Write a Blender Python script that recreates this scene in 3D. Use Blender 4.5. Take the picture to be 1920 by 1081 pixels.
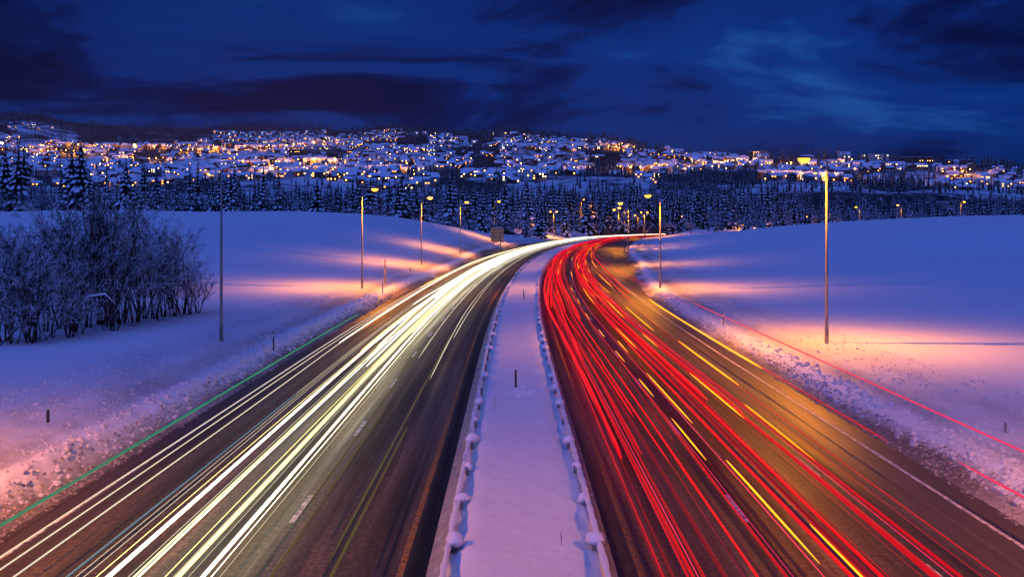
import bpy, math, random
import numpy as np
from mathutils import Vector, Matrix

for o in list(bpy.data.objects):
    bpy.data.objects.remove(o)
scene = bpy.context.scene
R = math.radians
random.seed(7)
RNG = np.random.default_rng(11)

# ------------------------------------------------------------------ camera
F_PX, CX, HOR, CAM_H = 2090.0, 960.0, 415.0, 8.0      # photo pixels (1920 wide), horizon row, eye height in metres
cam_d = bpy.data.cameras.new('camera')
cam_d.sensor_width = 36.0
cam_d.lens = 36.0 * F_PX / 1920.0
cam_d.shift_y = -(540.5 - HOR) / 1920.0
cam_d.clip_start = 0.5
cam_d.clip_end = 30000
cam = bpy.data.objects.new('camera', cam_d)
scene.collection.objects.link(cam)
cam.location = (0, 0, CAM_H)
cam.rotation_euler = (R(90), R(0.0), 0)
scene.camera = cam

# ------------------------------------------------------------------ sky
SUN_EL, SUN_AZ = 55.0, 200.0
world = bpy.data.worlds.new('World')
scene.world = world
world.use_nodes = True
nt = world.node_tree
for n in list(nt.nodes):
    nt.nodes.remove(n)
def wn(t, **k):
    n = nt.nodes.new(t)
    for a, b in k.items():
        setattr(n, a, b)
    return n
out = wn('ShaderNodeOutputWorld')
bg = wn('ShaderNodeBackground')
bg.inputs['Strength'].default_value = 0.15
SKY_GAIN = 1.15
sky = wn('ShaderNodeTexSky', sky_type='NISHITA', sun_disc=False)
sky.sun_elevation = R(1.0)
sky.sun_rotation = R(SUN_AZ)
sky.altitude = 100
tint = wn('ShaderNodeMix', data_type='RGBA', blend_type='MULTIPLY')
tint.inputs[0].default_value = 1.0
tint.inputs[7].default_value = (0.002 * SKY_GAIN, 0.098 * SKY_GAIN, 0.74 * SKY_GAIN, 1)        # deep twilight blue
hsv = wn('ShaderNodeRGBToBW')
geo = wn('ShaderNodeTexCoord')
sep = wn('ShaderNodeSeparateXYZ')
nt.links.new(geo.outputs['Generated'], sep.inputs[0])
addz = wn('ShaderNodeMath', operation='ABSOLUTE'); nt.links.new(sep.outputs[2], addz.inputs[0])
addz2 = wn('ShaderNodeMath', operation='ADD'); nt.links.new(addz.outputs[0], addz2.inputs[0]); addz2.inputs[1].default_value = 0.22
dx = wn('ShaderNodeMath', operation='DIVIDE'); nt.links.new(sep.outputs[0], dx.inputs[0]); nt.links.new(addz2.outputs[0], dx.inputs[1])
dy = wn('ShaderNodeMath', operation='DIVIDE'); nt.links.new(sep.outputs[1], dy.inputs[0]); nt.links.new(addz2.outputs[0], dy.inputs[1])
comb = wn('ShaderNodeCombineXYZ'); nt.links.new(dx.outputs[0], comb.inputs[0]); nt.links.new(dy.outputs[0], comb.inputs[1])
mp = wn('ShaderNodeMapping'); nt.links.new(comb.outputs[0], mp.inputs[0])
mp.inputs['Scale'].default_value = (-0.75, 1.0, 1); mp.inputs['Location'].default_value = (3.15, 0.4, 0)
n1 = wn('ShaderNodeTexNoise'); nt.links.new(mp.outputs[0], n1.inputs['Vector'])
n1.inputs['Scale'].default_value = 1.35; n1.inputs['Detail'].default_value = 12; n1.inputs['Roughness'].default_value = 0.58
n1.inputs['Distortion'].default_value = 0.6
ramp = wn('ShaderNodeValToRGB')
cr = ramp.color_ramp
cr.elements[0].position = 0.40; cr.elements[0].color = (0.10, 0.13, 0.22, 1)
cr.elements[1].position = 0.66; cr.elements[1].color = (14.0, 3.0, 1.7, 1)
e = cr.elements.new(0.465); e.color = (0.35, 0.42, 0.52, 1)
e = cr.elements.new(0.50); e.color = (0.90, 0.92, 0.95, 1)
e = cr.elements.new(0.58); e.color = (1.2, 1.2, 1.1, 1)
nt.links.new(n1.outputs[0], ramp.inputs[0])
nt.links.new(sky.outputs[0], hsv.inputs[0])
nt.links.new(hsv.outputs[0], tint.inputs[6])
cm = wn('ShaderNodeMix', data_type='RGBA', blend_type='MULTIPLY'); cm.inputs[0].default_value = 1.0
nt.links.new(tint.outputs[2], cm.inputs[6]); nt.links.new(ramp.outputs[0], cm.inputs[7])
nt.links.new(cm.outputs[2], bg.inputs['Color'])
nt.links.new(bg.outputs[0], out.inputs[0])

# ------------------------------------------------------------------ dusk light (broad, from the cloud deck)
sun_d = bpy.data.lights.new('sun', 'SUN')
sun_d.energy = 1.75
sun_d.color = (0.105, 0.21, 1.0)
sun_d.angle = R(75)
sun = bpy.data.objects.new('sun', sun_d)
scene.collection.objects.link(sun)
_sd = Vector((math.sin(R(SUN_AZ)) * math.cos(R(SUN_EL)), math.cos(R(SUN_AZ)) * math.cos(R(SUN_EL)), math.sin(R(SUN_EL))))
sun.rotation_euler = (-_sd).to_track_quat('-Z', 'Y').to_euler()

scene.view_settings.view_transform = 'Standard'
scene.view_settings.look = 'None'
scene.view_settings.exposure = 0.0
scene.view_settings.gamma = 1.0
scene.view_settings.use_curve_mapping = False

LAMP_GAIN = 2.0
BUILD_LIGHT_TRAILS = True       # the streaks of headlamp and tail lamp light that hang over the two carriageways

# ------------------------------------------------------------------ helpers
COL = scene.collection
def tag(o, label=None, cat=None, group=None, kind=None):
    if label: o['label'] = label
    if cat: o['category'] = cat
    if group: o['group'] = group
    if kind: o['kind'] = kind
    return o
def empty(name, loc, rz=0.0):
    o = bpy.data.objects.new(name, None)
    o.empty_display_size = 0.3
    COL.objects.link(o)
    o.location = loc
    o.rotation_euler = (0, 0, rz)
    return o
def link(name, me, parent=None, loc=None):
    o = bpy.data.objects.new(name, me)
    COL.objects.link(o)
    if parent is not None: o.parent = parent
    if loc is not None: o.location = loc
    return o
def copy_tree(o, parent=None):
    c = o.copy(); COL.objects.link(c); c.parent = parent
    for ch in list(o.children):
        copy_tree(ch, c)
    return c
def mesh_np(name, V, Fa, mats, smooth=False, mat_idx=None):
    """V (n,3), Fa (m,3|4) int arrays"""
    me = bpy.data.meshes.new(name)
    V = np.asarray(V, dtype=np.float32); Fa = np.asarray(Fa, dtype=np.int32)
    k = Fa.shape[1]
    me.vertices.add(len(V)); me.vertices.foreach_set('co', V.ravel())
    me.loops.add(Fa.size); me.loops.foreach_set('vertex_index', Fa.ravel())
    me.polygons.add(len(Fa))
    me.polygons.foreach_set('loop_start', np.arange(0, Fa.size, k, dtype=np.int32))
    me.polygons.foreach_set('loop_total', np.full(len(Fa), k, dtype=np.int32))
    for m in (mats if isinstance(mats, (list, tuple)) else [mats]):
        me.materials.append(m)
    if mat_idx is not None:
        me.polygons.foreach_set('material_index', np.asarray(mat_idx, dtype=np.int32))
    me.polygons.foreach_set('use_smooth', np.full(len(Fa), smooth, dtype=bool))
    me.update(calc_edges=True)
    me.validate()
    return me
class MB:
    def __init__(s): s.v = []; s.f = []; s.m = []
    def face(s, idx, m=0): s.f.append(tuple(idx)); s.m.append(m)
    def box(s, c, d, rz=0.0, m=0, top=1.0):
        b = len(s.v); ca, sa = math.cos(rz), math.sin(rz)
        for z in (-.5, .5):
            k = top if z > 0 else 1.0
            for x, y in ((-.5, -.5), (.5, -.5), (.5, .5), (-.5, .5)):
                X, Y = x * d[0] * k, y * d[1] * k
                s.v.append((c[0] + X * ca - Y * sa, c[1] + X * sa + Y * ca, c[2] + z * d[2]))
        for q in ((3, 2, 1, 0), (4, 5, 6, 7), (0, 1, 5, 4), (1, 2, 6, 5), (2, 3, 7, 6), (3, 0, 4, 7)):
            s.face([b + i for i in q], m)
        return s
    def tube(s, P, rad, n=6, m=0, cap=True):
        P = [Vector(p) for p in P]
        base = len(s.v)
        for i, p in enumerate(P):
            t = (P[min(i + 1, len(P) - 1)] - P[max(i - 1, 0)]).normalized()
            a = t.cross(Vector((0, 0, 1)))
            if a.length < 1e-3: a = Vector((1, 0, 0))
            a.normalize(); b = t.cross(a)
            r = rad[i] if isinstance(rad, (list, tuple)) else rad
            for k in range(n):
                w = 2 * math.pi * k / n
                q = p + a * (r * math.cos(w)) + b * (r * math.sin(w))
                s.v.append((q.x, q.y, q.z))
        for i in range(len(P) - 1):
            for k in range(n):
                k2 = (k + 1) % n
                s.face((base + i * n + k, base + i * n + k2, base + (i + 1) * n + k2, base + (i + 1) * n + k), m)
        if cap:
            s.face([base + k for k in range(n)][::-1], m)
            e = base + (len(P) - 1) * n
            s.face([e + k for k in range(n)], m)
        return s
    def mesh(s, name, mats, smooth=False):
        me = bpy.data.meshes.new(name)
        me.from_pydata(s.v, [], s.f)
        for mm in (mats if isinstance(mats, (list, tuple)) else [mats]): me.materials.append(mm)
        me.polygons.foreach_set('material_index', s.m)
        me.polygons.foreach_set('use_smooth', [smooth] * len(s.f))
        me.update()
        return me
    def build(s, name, mats, parent=None, loc=None, smooth=False):
        return link(name, s.mesh(name, mats, smooth), parent, loc)

# value noise
_perm = RNG.random((256, 256)).astype(np.float32)
def vnoise(x, y):
    x = np.asarray(x, dtype=np.float64); y = np.asarray(y, dtype=np.float64)
    xi = np.floor(x).astype(np.int64); yi = np.floor(y).astype(np.int64)
    fx = x - xi; fy = y - yi
    fx = fx * fx * (3 - 2 * fx); fy = fy * fy * (3 - 2 * fy)
    a = _perm[xi & 255, yi & 255]; b = _perm[(xi + 1) & 255, yi & 255]
    c = _perm[xi & 255, (yi + 1) & 255]; d = _perm[(xi + 1) & 255, (yi + 1) & 255]
    return (a * (1 - fx) + b * fx) * (1 - fy) + (c * (1 - fx) + d * fx) * fy - 0.5
def fbm(x, y, o=4):
    s = 0; a = 1.0
    for i in range(o):
        s = s + a * vnoise(x * 2 ** i + 17.3 * i, y * 2 ** i - 9.1 * i); a *= 0.5
    return s
def sstep(a, b, x):
    t = np.clip((np.asarray(x, dtype=np.float64) - a) / (b - a), 0, 1)
    return t * t * (3 - 2 * t)

# ------------------------------------------------------------------ lie of the land
def C(Y):                                   # centre line of the median
    Y = np.asarray(Y, dtype=np.float64)
    q = np.maximum(Y - 60, 0); r = np.maximum(Y - 480, 0)
    return 0.2 + 2.1e-4 * q * q + 9.0e-4 * r * r
SKY_U = [-900, 0, 60, 130, 200, 350, 430, 560, 600, 650, 700, 740, 780, 850, 940, 985, 1010, 1060, 1130, 1180, 1210, 1260, 1300, 1400, 1600, 1750, 1850, 1920, 2800]
SKY_Y = [200, 209, 209, 226, 232, 239, 236, 242, 237, 244, 236, 232, 236, 244, 241, 239, 246, 250, 257, 267, 277, 279, 290, 293, 297, 305, 310, 322, 330]
def hill_params(X, Y):
    u = CX + F_PX * X / np.maximum(Y, 60)
    ys = np.interp(u, SKY_U, SKY_Y) + 2
    dm = np.interp(u, [0, 500, 1000, 1400, 1920], [4000, 3600, 3200, 2000, 1800])
    return u, ys, dm
D0, ROW0 = 480.0, 440.0
def hill_z(X, Y):
    X = np.asarray(X, dtype=np.float64); Y = np.asarray(Y, dtype=np.float64)
    u, ys, dm = hill_params(X, Y)
    D = np.clip(Y, 200, None); De = np.minimum(D, dm)
    t = np.log(De / D0) / np.log(dm / D0)
    row = ROW0 + (ys - ROW0) * t
    z = CAM_H + (HOR - row) * De / F_PX
    z = z - np.maximum(D - dm, 0) * 0.10
    z = z + fbm(X / 260.0, Y / 260.0, 3) * np.clip((D - 500) / 900.0, 0, 1) * 14 * np.clip((dm - D) / 500, 0.25, 1)
    return z
def ground_z(X, Y, detail=False):
    X = np.asarray(X, dtype=np.float64); Y = np.asarray(Y, dtype=np.float64)
    d = X - C(Y)
    a = np.abs(d)
    L = d < 0
    # roadside: ploughed berm, rough bank, then open field
    wl = np.where(L, 12.75 + 3.5 * sstep(180, 300, Y), 12.85 + 5.0 * sstep(95, 230, Y))
    e = a - wl
    berm = np.where(L, 0.46, 0.40) * np.exp(-((e - 2.1) / 0.75) ** 2) * (0.75 + 0.5 * fbm(X * 0.9, Y * 0.16, 3))
    bank = np.where(L, 0.62, 0.45) * sstep(0.2, 6.0, e)
    near = berm + bank + 0.05 * np.clip(e, 0, 1)
    if detail:
        rough = np.exp(-((e - 4.5) / 4.0) ** 2) * sstep(0, 1.2, e)
        near = near + rough * (0.22 * fbm(X * 1.1, Y * 0.55, 4) + 0.08 * vnoise(X * 5, Y * 3))
        near = near + 0.15 * np.exp(-((e - 1.5) / 0.7) ** 2) * vnoise(X * 1.2, Y * 4.2)
        near = near + 0.35 * sstep(6, 30, e) * fbm(X / 40.0, Y / 40.0, 2) * 1.2
    gl = 10.4 * (1 - np.exp(-(np.maximum(a - 13, 0) / 27.0) ** 1.5)) * sstep(85, 315, Y)
    gr = 10.0 * (1 - np.exp(-(np.maximum(a - 25, 0) / 54.0) ** 1.3)) * sstep(60, 310, Y)
    dip = fbm(X / 75.0 + 4, Y / 60.0, 2) * 1.3 * sstep(14, 50, e) * sstep(60, 160, Y)
    zn = near + np.where(L, gl, gr) + dip
    zh = hill_z(X, Y)
    k = np.where(L, sstep(330, 520, Y), sstep(400, 560, Y))
    z = zn * (1 - k) + zh * k
    # the road bed stays level
    bed = 1 - sstep(0.0, 0.5, e) * 1.0
    bed2 = 1 - sstep(0, 22, e)
    z = z * (1 - bed2 * k)
    z = z * (1 - bed) + (-0.08) * bed
    return z
def gz(x, y): return float(ground_z(np.array([x]), np.array([y]))[0])
def at(px, Y): return (px - CX) * Y / F_PX       # photo column -> X at depth Y
def on_hill(px, py):                              # photo pixel -> point of the hillside
    ys = np.interp(px, SKY_U, SKY_Y) + 2
    dm = np.interp(px, [0, 500, 1000, 1400, 1920], [4000, 3600, 3200, 2000, 1800])
    t = (ROW0 - py) / (ROW0 - ys)
    Y = D0 * math.exp(min(t, 1.0) * math.log(dm / D0))
    return at(px, Y), Y

# ------------------------------------------------------------------ materials
def mat(name):
    m = bpy.data.materials.new(name); m.use_nodes = True
    t = m.node_tree
    b = t.nodes['Principled BSDF']
    return m, t, b
def nd(t, ty, **k):
    n = t.nodes.new(ty)
    for a, b in k.items(): setattr(n, a, b)
    return n
def plain(name, col, rough=0.6, metal=0.0, var=0.12, scale=3.0):
    m, t, b = mat(name)
    tc = nd(t, 'ShaderNodeTexCoord'); n = nd(t, 'ShaderNodeTexNoise')
    n.inputs['Scale'].default_value = scale; n.inputs['Detail'].default_value = 4
    t.links.new(tc.outputs['Object'], n.inputs['Vector'])
    mx = nd(t, 'ShaderNodeMix', data_type='RGBA')
    mx.inputs[6].default_value = (*[c * (1 - var) for c in col], 1); mx.inputs[7].default_value = (*[min(1, c * (1 + var)) for c in col], 1)
    t.links.new(n.outputs[0], mx.inputs[0]); t.links.new(mx.outputs[2], b.inputs['Base Color'])
    b.inputs['Roughness'].default_value = rough; b.inputs['Metallic'].default_value = metal
    return m
def emit(name, col, strength, sample='AUTO'):
    m, t, b = mat(name)
    b.inputs['Base Color'].default_value = (0.02, 0.02, 0.02, 1)
    b.inputs['Emission Color'].default_value = (*col, 1)
    b.inputs['Emission Strength'].default_value = strength
    m.cycles.emission_sampling = sample
    return m
def noise(t, vec, scale, detail=5, rough=0.55):
    n = nd(t, 'ShaderNodeTexNoise')
    n.inputs['Scale'].default_value = scale; n.inputs['Detail'].default_value = detail; n.inputs['Roughness'].default_value = rough
    t.links.new(vec, n.inputs['Vector'])
    return n.outputs[0]
def rampn(t, fac, stops):
    r = nd(t, 'ShaderNodeValToRGB')
    el = r.color_ramp.elements
    el[0].position, el[0].color = stops[0][0], (*stops[0][1], 1)
    el[1].position, el[1].color = stops[-1][0], (*stops[-1][1], 1)
    for p, c in stops[1:-1]:
        x = el.new(p); x.color = (*c, 1)
    t.links.new(fac, r.inputs[0])
    return r.outputs[0]
def mixc(t, fac, a, b, blend='MIX'):
    mx = nd(t, 'ShaderNodeMix', data_type='RGBA', blend_type=blend)
    for s, v in ((0, fac), (6, a), (7, b)):
        if isinstance(v, (int, float)): mx.inputs[s].default_value = v
        elif isinstance(v, tuple): mx.inputs[s].default_value = (*v, 1)
        else: t.links.new(v, mx.inputs[s])
    return mx.outputs[2]
def mth(t, op, a, b=None):
    n = nd(t, 'ShaderNodeMath', operation=op)
    for i, v in enumerate((a, b)):
        if v is None: continue
        if isinstance(v, (int, float)): n.inputs[i].default_value = v
        else: t.links.new(v, n.inputs[i])
    return n.outputs[0]
def bump(t, b, h, strength, dist):
    n = nd(t, 'ShaderNodeBump'); n.inputs['Strength'].default_value = strength; n.inputs['Distance'].default_value = dist
    t.links.new(h, n.inputs['Height']); t.links.new(n.outputs[0], b.inputs['Normal'])

# snow; a 'dirt' point attribute carries road grime thrown up by the plough
def snow_material():
    m, t, b = mat('snow')
    tc = nd(t, 'ShaderNodeTexCoord').outputs['Object']
    at_ = nd(t, 'ShaderNodeAttribute', attribute_name='dirt')
    g1 = noise(t, tc, 2.2, 6, 0.65); g2 = noise(t, tc, 9.0, 4, 0.7)
    sp = mth(t, 'ADD', mth(t, 'MULTIPLY', g1, 0.55), mth(t, 'MULTIPLY', g2, 0.55))
    k = mth(t, 'MULTIPLY', at_.outputs['Fac'], mth(t, 'MULTIPLY', mth(t, 'SUBTRACT', sp, 0.12), 2.3))
    k = nd(t, 'ShaderNodeClamp').inputs[0].node if False else k
    cl = nd(t, 'ShaderNodeClamp'); t.links.new(k, cl.inputs[0])
    clean = mixc(t, noise(t, tc, 0.5), (0.80, 0.81, 0.83), (0.86, 0.86, 0.87))
    dirty = mixc(t, g2, (0.10, 0.075, 0.06), (0.34, 0.29, 0.26))
    t.links.new(mixc(t, cl.outputs[0], clean, dirty), b.inputs['Base Color'])
    b.inputs['Roughness'].default_value = 0.75
    b.inputs['Specular IOR Level'].default_value = 0.25
    h = mth(t, 'ADD', mth(t, 'MULTIPLY', noise(t, tc, 1.3, 3), 1.0), mth(t, 'MULTIPLY', noise(t, tc, 7.0, 5, 0.7), mth(t, 'ADD', mth(t, 'MULTIPLY', at_.outputs['Fac'], 1.4), 0.05)))
    bump(t, b, h, 0.7, 0.14)
    return m
M_SNOW = snow_material()
M_CLEAN = plain('fresh_snow', (0.83, 0.84, 0.86), 0.7, 0, 0.03, 4)
M_LUMP = plain('rough_snow', (0.66, 0.64, 0.65), 0.8, 0, 0.25, 3)
M_SLUSH = plain('grimy_ice', (0.36, 0.30, 0.26), 0.6, 0, 0.6, 6)

def asphalt_material():
    m, t, b = mat('wet_asphalt')
    uv = nd(t, 'ShaderNodeUVMap', uv_map='lane')
    sx = nd(t, 'ShaderNodeSeparateXYZ'); t.links.new(uv.outputs[0], sx.inputs[0])
    mp = nd(t, 'ShaderNodeMapping'); mp.inputs['Scale'].default_value = (1.6, 0.014, 1); t.links.new(uv.outputs[0], mp.inputs[0])
    st = noise(t, mp.outputs[0], 1.0, 6, 0.6)
    mp2 = nd(t, 'ShaderNodeMapping'); mp2.inputs['Scale'].default_value = (6.0, 0.03, 1); t.links.new(uv.outputs[0], mp2.inputs[0])
    st2 = noise(t, mp2.outputs[0], 1.0, 4, 0.6)
    fine = mth(t, 'ADD', mth(t, 'MULTIPLY', noise(t, uv.outputs[0], 14.0, 4, 0.75), 0.6), mth(t, 'MULTIPLY', noise(t, uv.outputs[0], 5.0, 3, 0.7), 0.4))
    patch = noise(t, uv.outputs[0], 0.35, 4, 0.6)
    base = rampn(t, st, [(0.34, (0.016, 0.012, 0.011)), (0.45, (0.042, 0.031, 0.026)), (0.54, (0.070, 0.052, 0.041)), (0.66, (0.125, 0.095, 0.075))])
    base = mixc(t, mth(t, 'MULTIPLY', st2, 0.9), base, (0.055, 0.05, 0.035))
    mp3 = nd(t, 'ShaderNodeMapping'); mp3.inputs['Scale'].default_value = (0.75, 0.035, 1); t.links.new(uv.outputs[0], mp3.inputs[0])
    broad = rampn(t, noise(t, mp3.outputs[0], 1.0, 5, 0.65), [(0.36, (0.45, 0.45, 0.45)), (0.50, (1.2, 1.2, 1.2)), (0.64, (2.1, 2.0, 1.9))])
    base = mixc(t, 1.0, base, broad, 'MULTIPLY')
    speck = rampn(t, fine, [(0.42, (0.30, 0.30, 0.30)), (0.53, (1.1, 1.1, 1.1)), (0.61, (3.2, 3.0, 2.9))])
    base = mixc(t, 0.9, base, speck, 'MULTIPLY')
    at_ = nd(t, 'ShaderNodeAttribute', attribute_name='dirt')          # tracked-in grit near the outer edges
    base = mixc(t, mth(t, 'MULTIPLY', at_.outputs['Fac'], mth(t, 'ADD', patch, 0.25)), base, (0.085, 0.066, 0.056))
    wet = nd(t, 'ShaderNodeAttribute', attribute_name='wet')
    base = mixc(t, wet.outputs['Fac'], base, (0.003, 0.003, 0.003))
    t.links.new(base, b.inputs['Base Color'])
    rr = rampn(t, st2, [(0.3, (0.34,) * 3), (0.7, (0.62,) * 3)])
    t.links.new(rr, b.inputs['Roughness'])
    b.inputs['Specular IOR Level'].default_value = 0.5
    bump(t, b, mth(t, 'ADD', fine, mth(t, 'MULTIPLY', st2, 0.6)), 0.35, 0.02)
    return m
M_ASPH = asphalt_material()

def worn_paint(name, col):
    m, t, b = mat(name)
    tc = nd(t, 'ShaderNodeTexCoord').outputs['Object']
    w = noise(t, tc, 5.0, 6, 0.75)
    k = rampn(t, w, [(0.38, (0, 0, 0)), (0.58, (1, 1, 1))])
    t.links.new(mixc(t, k, (0.07, 0.055, 0.05), col), b.inputs['Base Color'])
    b.inputs['Roughness'].default_value = 0.55
    return m
M_PAINTW = worn_paint('worn_white_paint', (0.75, 0.72, 0.70))
M_PAINTY = worn_paint('worn_yellow_paint', (0.46, 0.22, 0.04))

def snowy(name, dark, lo, hi, rnd=0.25, scale=1.5):
    """bark or needles with snow lying on whatever faces upward"""
    m, t, b = mat(name)
    g = nd(t, 'ShaderNodeNewGeometry'); s = nd(t, 'ShaderNodeSeparateXYZ'); t.links.new(g.outputs['True Normal'], s.inputs[0])
    oi = nd(t, 'ShaderNodeObjectInfo')
    tc = nd(t, 'ShaderNodeTexCoord').outputs['Object']
    n = noise(t, tc, scale, 4, 0.7)
    v = mth(t, 'ADD', s.outputs[2], mth(t, 'MULTIPLY', mth(t, 'SUBTRACT', n, 0.5), 1.3))
    v = mth(t, 'ADD', v, mth(t, 'MULTIPLY', mth(t, 'SUBTRACT', oi.outputs['Random'], 0.5), rnd))
    k = rampn(t, v, [(lo, (0, 0, 0)), (hi, (1, 1, 1))])
    t.links.new(mixc(t, k, dark, (0.80, 0.81, 0.84)), b.inputs['Base Color'])
    b.inputs['Roughness'].default_value = 0.8
    b.inputs['Specular IOR Level'].default_value = 0.2
    return m
M_NEEDLE = snowy('snowy_needles', (0.010, 0.014, 0.012), 1.15, 1.45, 0.2, 1.4)
M_NEEDLE_FAR = snowy('distant_needles', (0.010, 0.014, 0.012), 1.25, 1.5, 0.2, 0.3)
M_BARK = snowy('snowy_bark', (0.035, 0.026, 0.022), 0.42, 0.66, 0.3, 3.0)
M_TWIG = snowy('frosted_twigs', (0.030, 0.024, 0.022), 0.08, 0.28, 0.5, 0.9)
M_TRUNK = plain('dark_bark', (0.03, 0.022, 0.018), 0.9)

M_GALV = plain('galvanised_steel', (0.34, 0.34, 0.35), 0.45, 0.85, 0.15, 6)
M_POLE = plain('weathered_lamp_steel', (0.25, 0.24, 0.23), 0.5, 0.4, 0.2, 4)
M_HEAD = plain('lamp_housing', (0.10, 0.10, 0.10), 0.5, 0.2)
M_DARK = plain('black_plastic', (0.02, 0.02, 0.022), 0.5)
M_WHITE = plain('white_plastic', (0.7, 0.7, 0.68), 0.5)
M_WOOD = plain('grey_wood', (0.30, 0.22, 0.15), 0.8)
SODIUM = (1.0, 0.29, 0.0)
M_LENS = emit('sodium_lamp_glass', (1.0, 0.34, 0.025), 4.5, 'NONE')
M_LENS_FAR = emit('sodium_lamp_glass_bright', (1.0, 0.30, 0.012), 22.0, 'NONE')
M_LENS_OFF = plain('unlit_lamp_glass', (0.35, 0.35, 0.35), 0.2)
M_TOWNLENS = emit('town_lamp_glass', (1.0, 0.36, 0.04), 90.0, 'NONE')

# ------------------------------------------------------------------ ground sheets
def set_attr(me, name, vals):
    a = me.attributes.new(name, 'FLOAT', 'POINT')
    a.data.foreach_set('value', np.asarray(vals, dtype=np.float32).ravel())
def grid_faces(nr, nc):
    i = np.arange(nr - 1)[:, None] * nc + np.arange(nc - 1)[None, :]
    return np.stack([i, i + 1, i + nc + 1, i + nc], -1).reshape(-1, 4)
rows = [-60.0, -30, -10, 0, 8, 14]
y = 17.0
while y < 560:
    rows.append(y); y += max(0.16, y * 0.0062)
rows.append(565.0); rows = np.array(rows)
side = []
x = 12.3
while x < 24: side.append(x); x += 0.15
while x < 40: side.append(x); x += 0.5
while x < 700: side.append(x); x *= 1.055
side = np.array(side)
cols = np.concatenate([-side[::-1], [-6, 0, 6], side])
Yg, Dg = np.meshgrid(rows, cols, indexing='ij')
Xg = C(Yg) + Dg
Zg = ground_z(Xg, Yg, True)
me = mesh_np('ground', np.stack([Xg, Yg, Zg], -1).reshape(-1, 3), grid_faces(len(rows), len(cols)), M_SNOW, True)
a = np.abs(Dg)
e = a - np.where(Dg < 0, 12.75 + 3.5 * sstep(180, 300, Yg), 12.85 + 5.0 * sstep(95, 230, Yg))
dirt = 1.15 * (1 - sstep(0.7, 1.9, e)) + 0.42 * np.exp(-((e - 3.7) / 0.9) ** 2) + 0.30 * np.exp(-((e - 6.0) / 2.8) ** 2)
dirt = np.where(e < -0.2, 0.9, dirt)
dirt *= 0.65 + 0.9 * (fbm(Xg * 0.35, Yg * 0.1, 3) + 0.3)
set_attr(me, 'dirt', np.clip(dirt, 0, 1.1))
g = link('ground', me)
tag(g, 'blue snow covered fields and ploughed verges on both sides of the motorway', 'snowfield', kind='structure')

# far hillside carrying the town
M_HILL, t, b = mat('wooded_snow_hillside')
tc = nd(t, 'ShaderNodeTexCoord').outputs['Object']
k1 = noise(t, tc, 0.012, 5, 0.6); k2 = noise(t, tc, 0.09, 4, 0.65)
kk = mth(t, 'ADD', mth(t, 'MULTIPLY', k1, 0.55), mth(t, 'MULTIPLY', k2, 0.45))
wd = nd(t, 'ShaderNodeAttribute', attribute_name='wood')  # woodland floor, plus tree shade painted on the lower slope
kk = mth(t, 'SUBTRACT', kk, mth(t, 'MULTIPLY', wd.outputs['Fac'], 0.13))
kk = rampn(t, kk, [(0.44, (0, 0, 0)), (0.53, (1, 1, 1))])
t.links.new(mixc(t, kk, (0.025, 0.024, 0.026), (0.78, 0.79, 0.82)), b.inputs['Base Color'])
b.inputs['Roughness'].default_value = 0.9
hr = 555 * np.exp(np.linspace(0, 1, 260) * math.log(7000 / 555.0))
ang = np.linspace(-1.15, 1.15, 320)
Yh, Ah = np.meshgrid(hr, ang, indexing='ij')
Xh = Ah * Yh
Zh = np.where(Yh < 620, ground_z(Xh, Yh), np.where(np.abs(Xh - C(Yh)) < 60, ground_z(Xh, Yh), hill_z(Xh, Yh)))
Zh = Zh - 0.25 * (Yh < 570)
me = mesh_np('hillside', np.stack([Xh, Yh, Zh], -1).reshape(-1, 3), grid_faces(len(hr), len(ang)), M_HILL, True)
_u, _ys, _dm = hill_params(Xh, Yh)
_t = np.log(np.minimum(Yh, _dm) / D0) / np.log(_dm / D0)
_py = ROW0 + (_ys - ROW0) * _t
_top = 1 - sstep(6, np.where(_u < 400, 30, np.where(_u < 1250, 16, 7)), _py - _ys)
_mid_shade = 1 - sstep(900, 1020, Yh)  # shade under the lower trees, put into the ground colour
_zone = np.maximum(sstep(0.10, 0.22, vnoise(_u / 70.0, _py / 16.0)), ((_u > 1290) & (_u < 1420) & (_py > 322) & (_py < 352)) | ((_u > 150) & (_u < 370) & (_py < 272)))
set_attr(me, 'wood', np.clip(np.maximum(np.maximum(_top, _mid_shade * 0.75), _zone), 0, 1))
tag(link('hillside', me), 'long dark hillside with patches of snow rising behind the motorway', 'hill', kind='structure')

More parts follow.
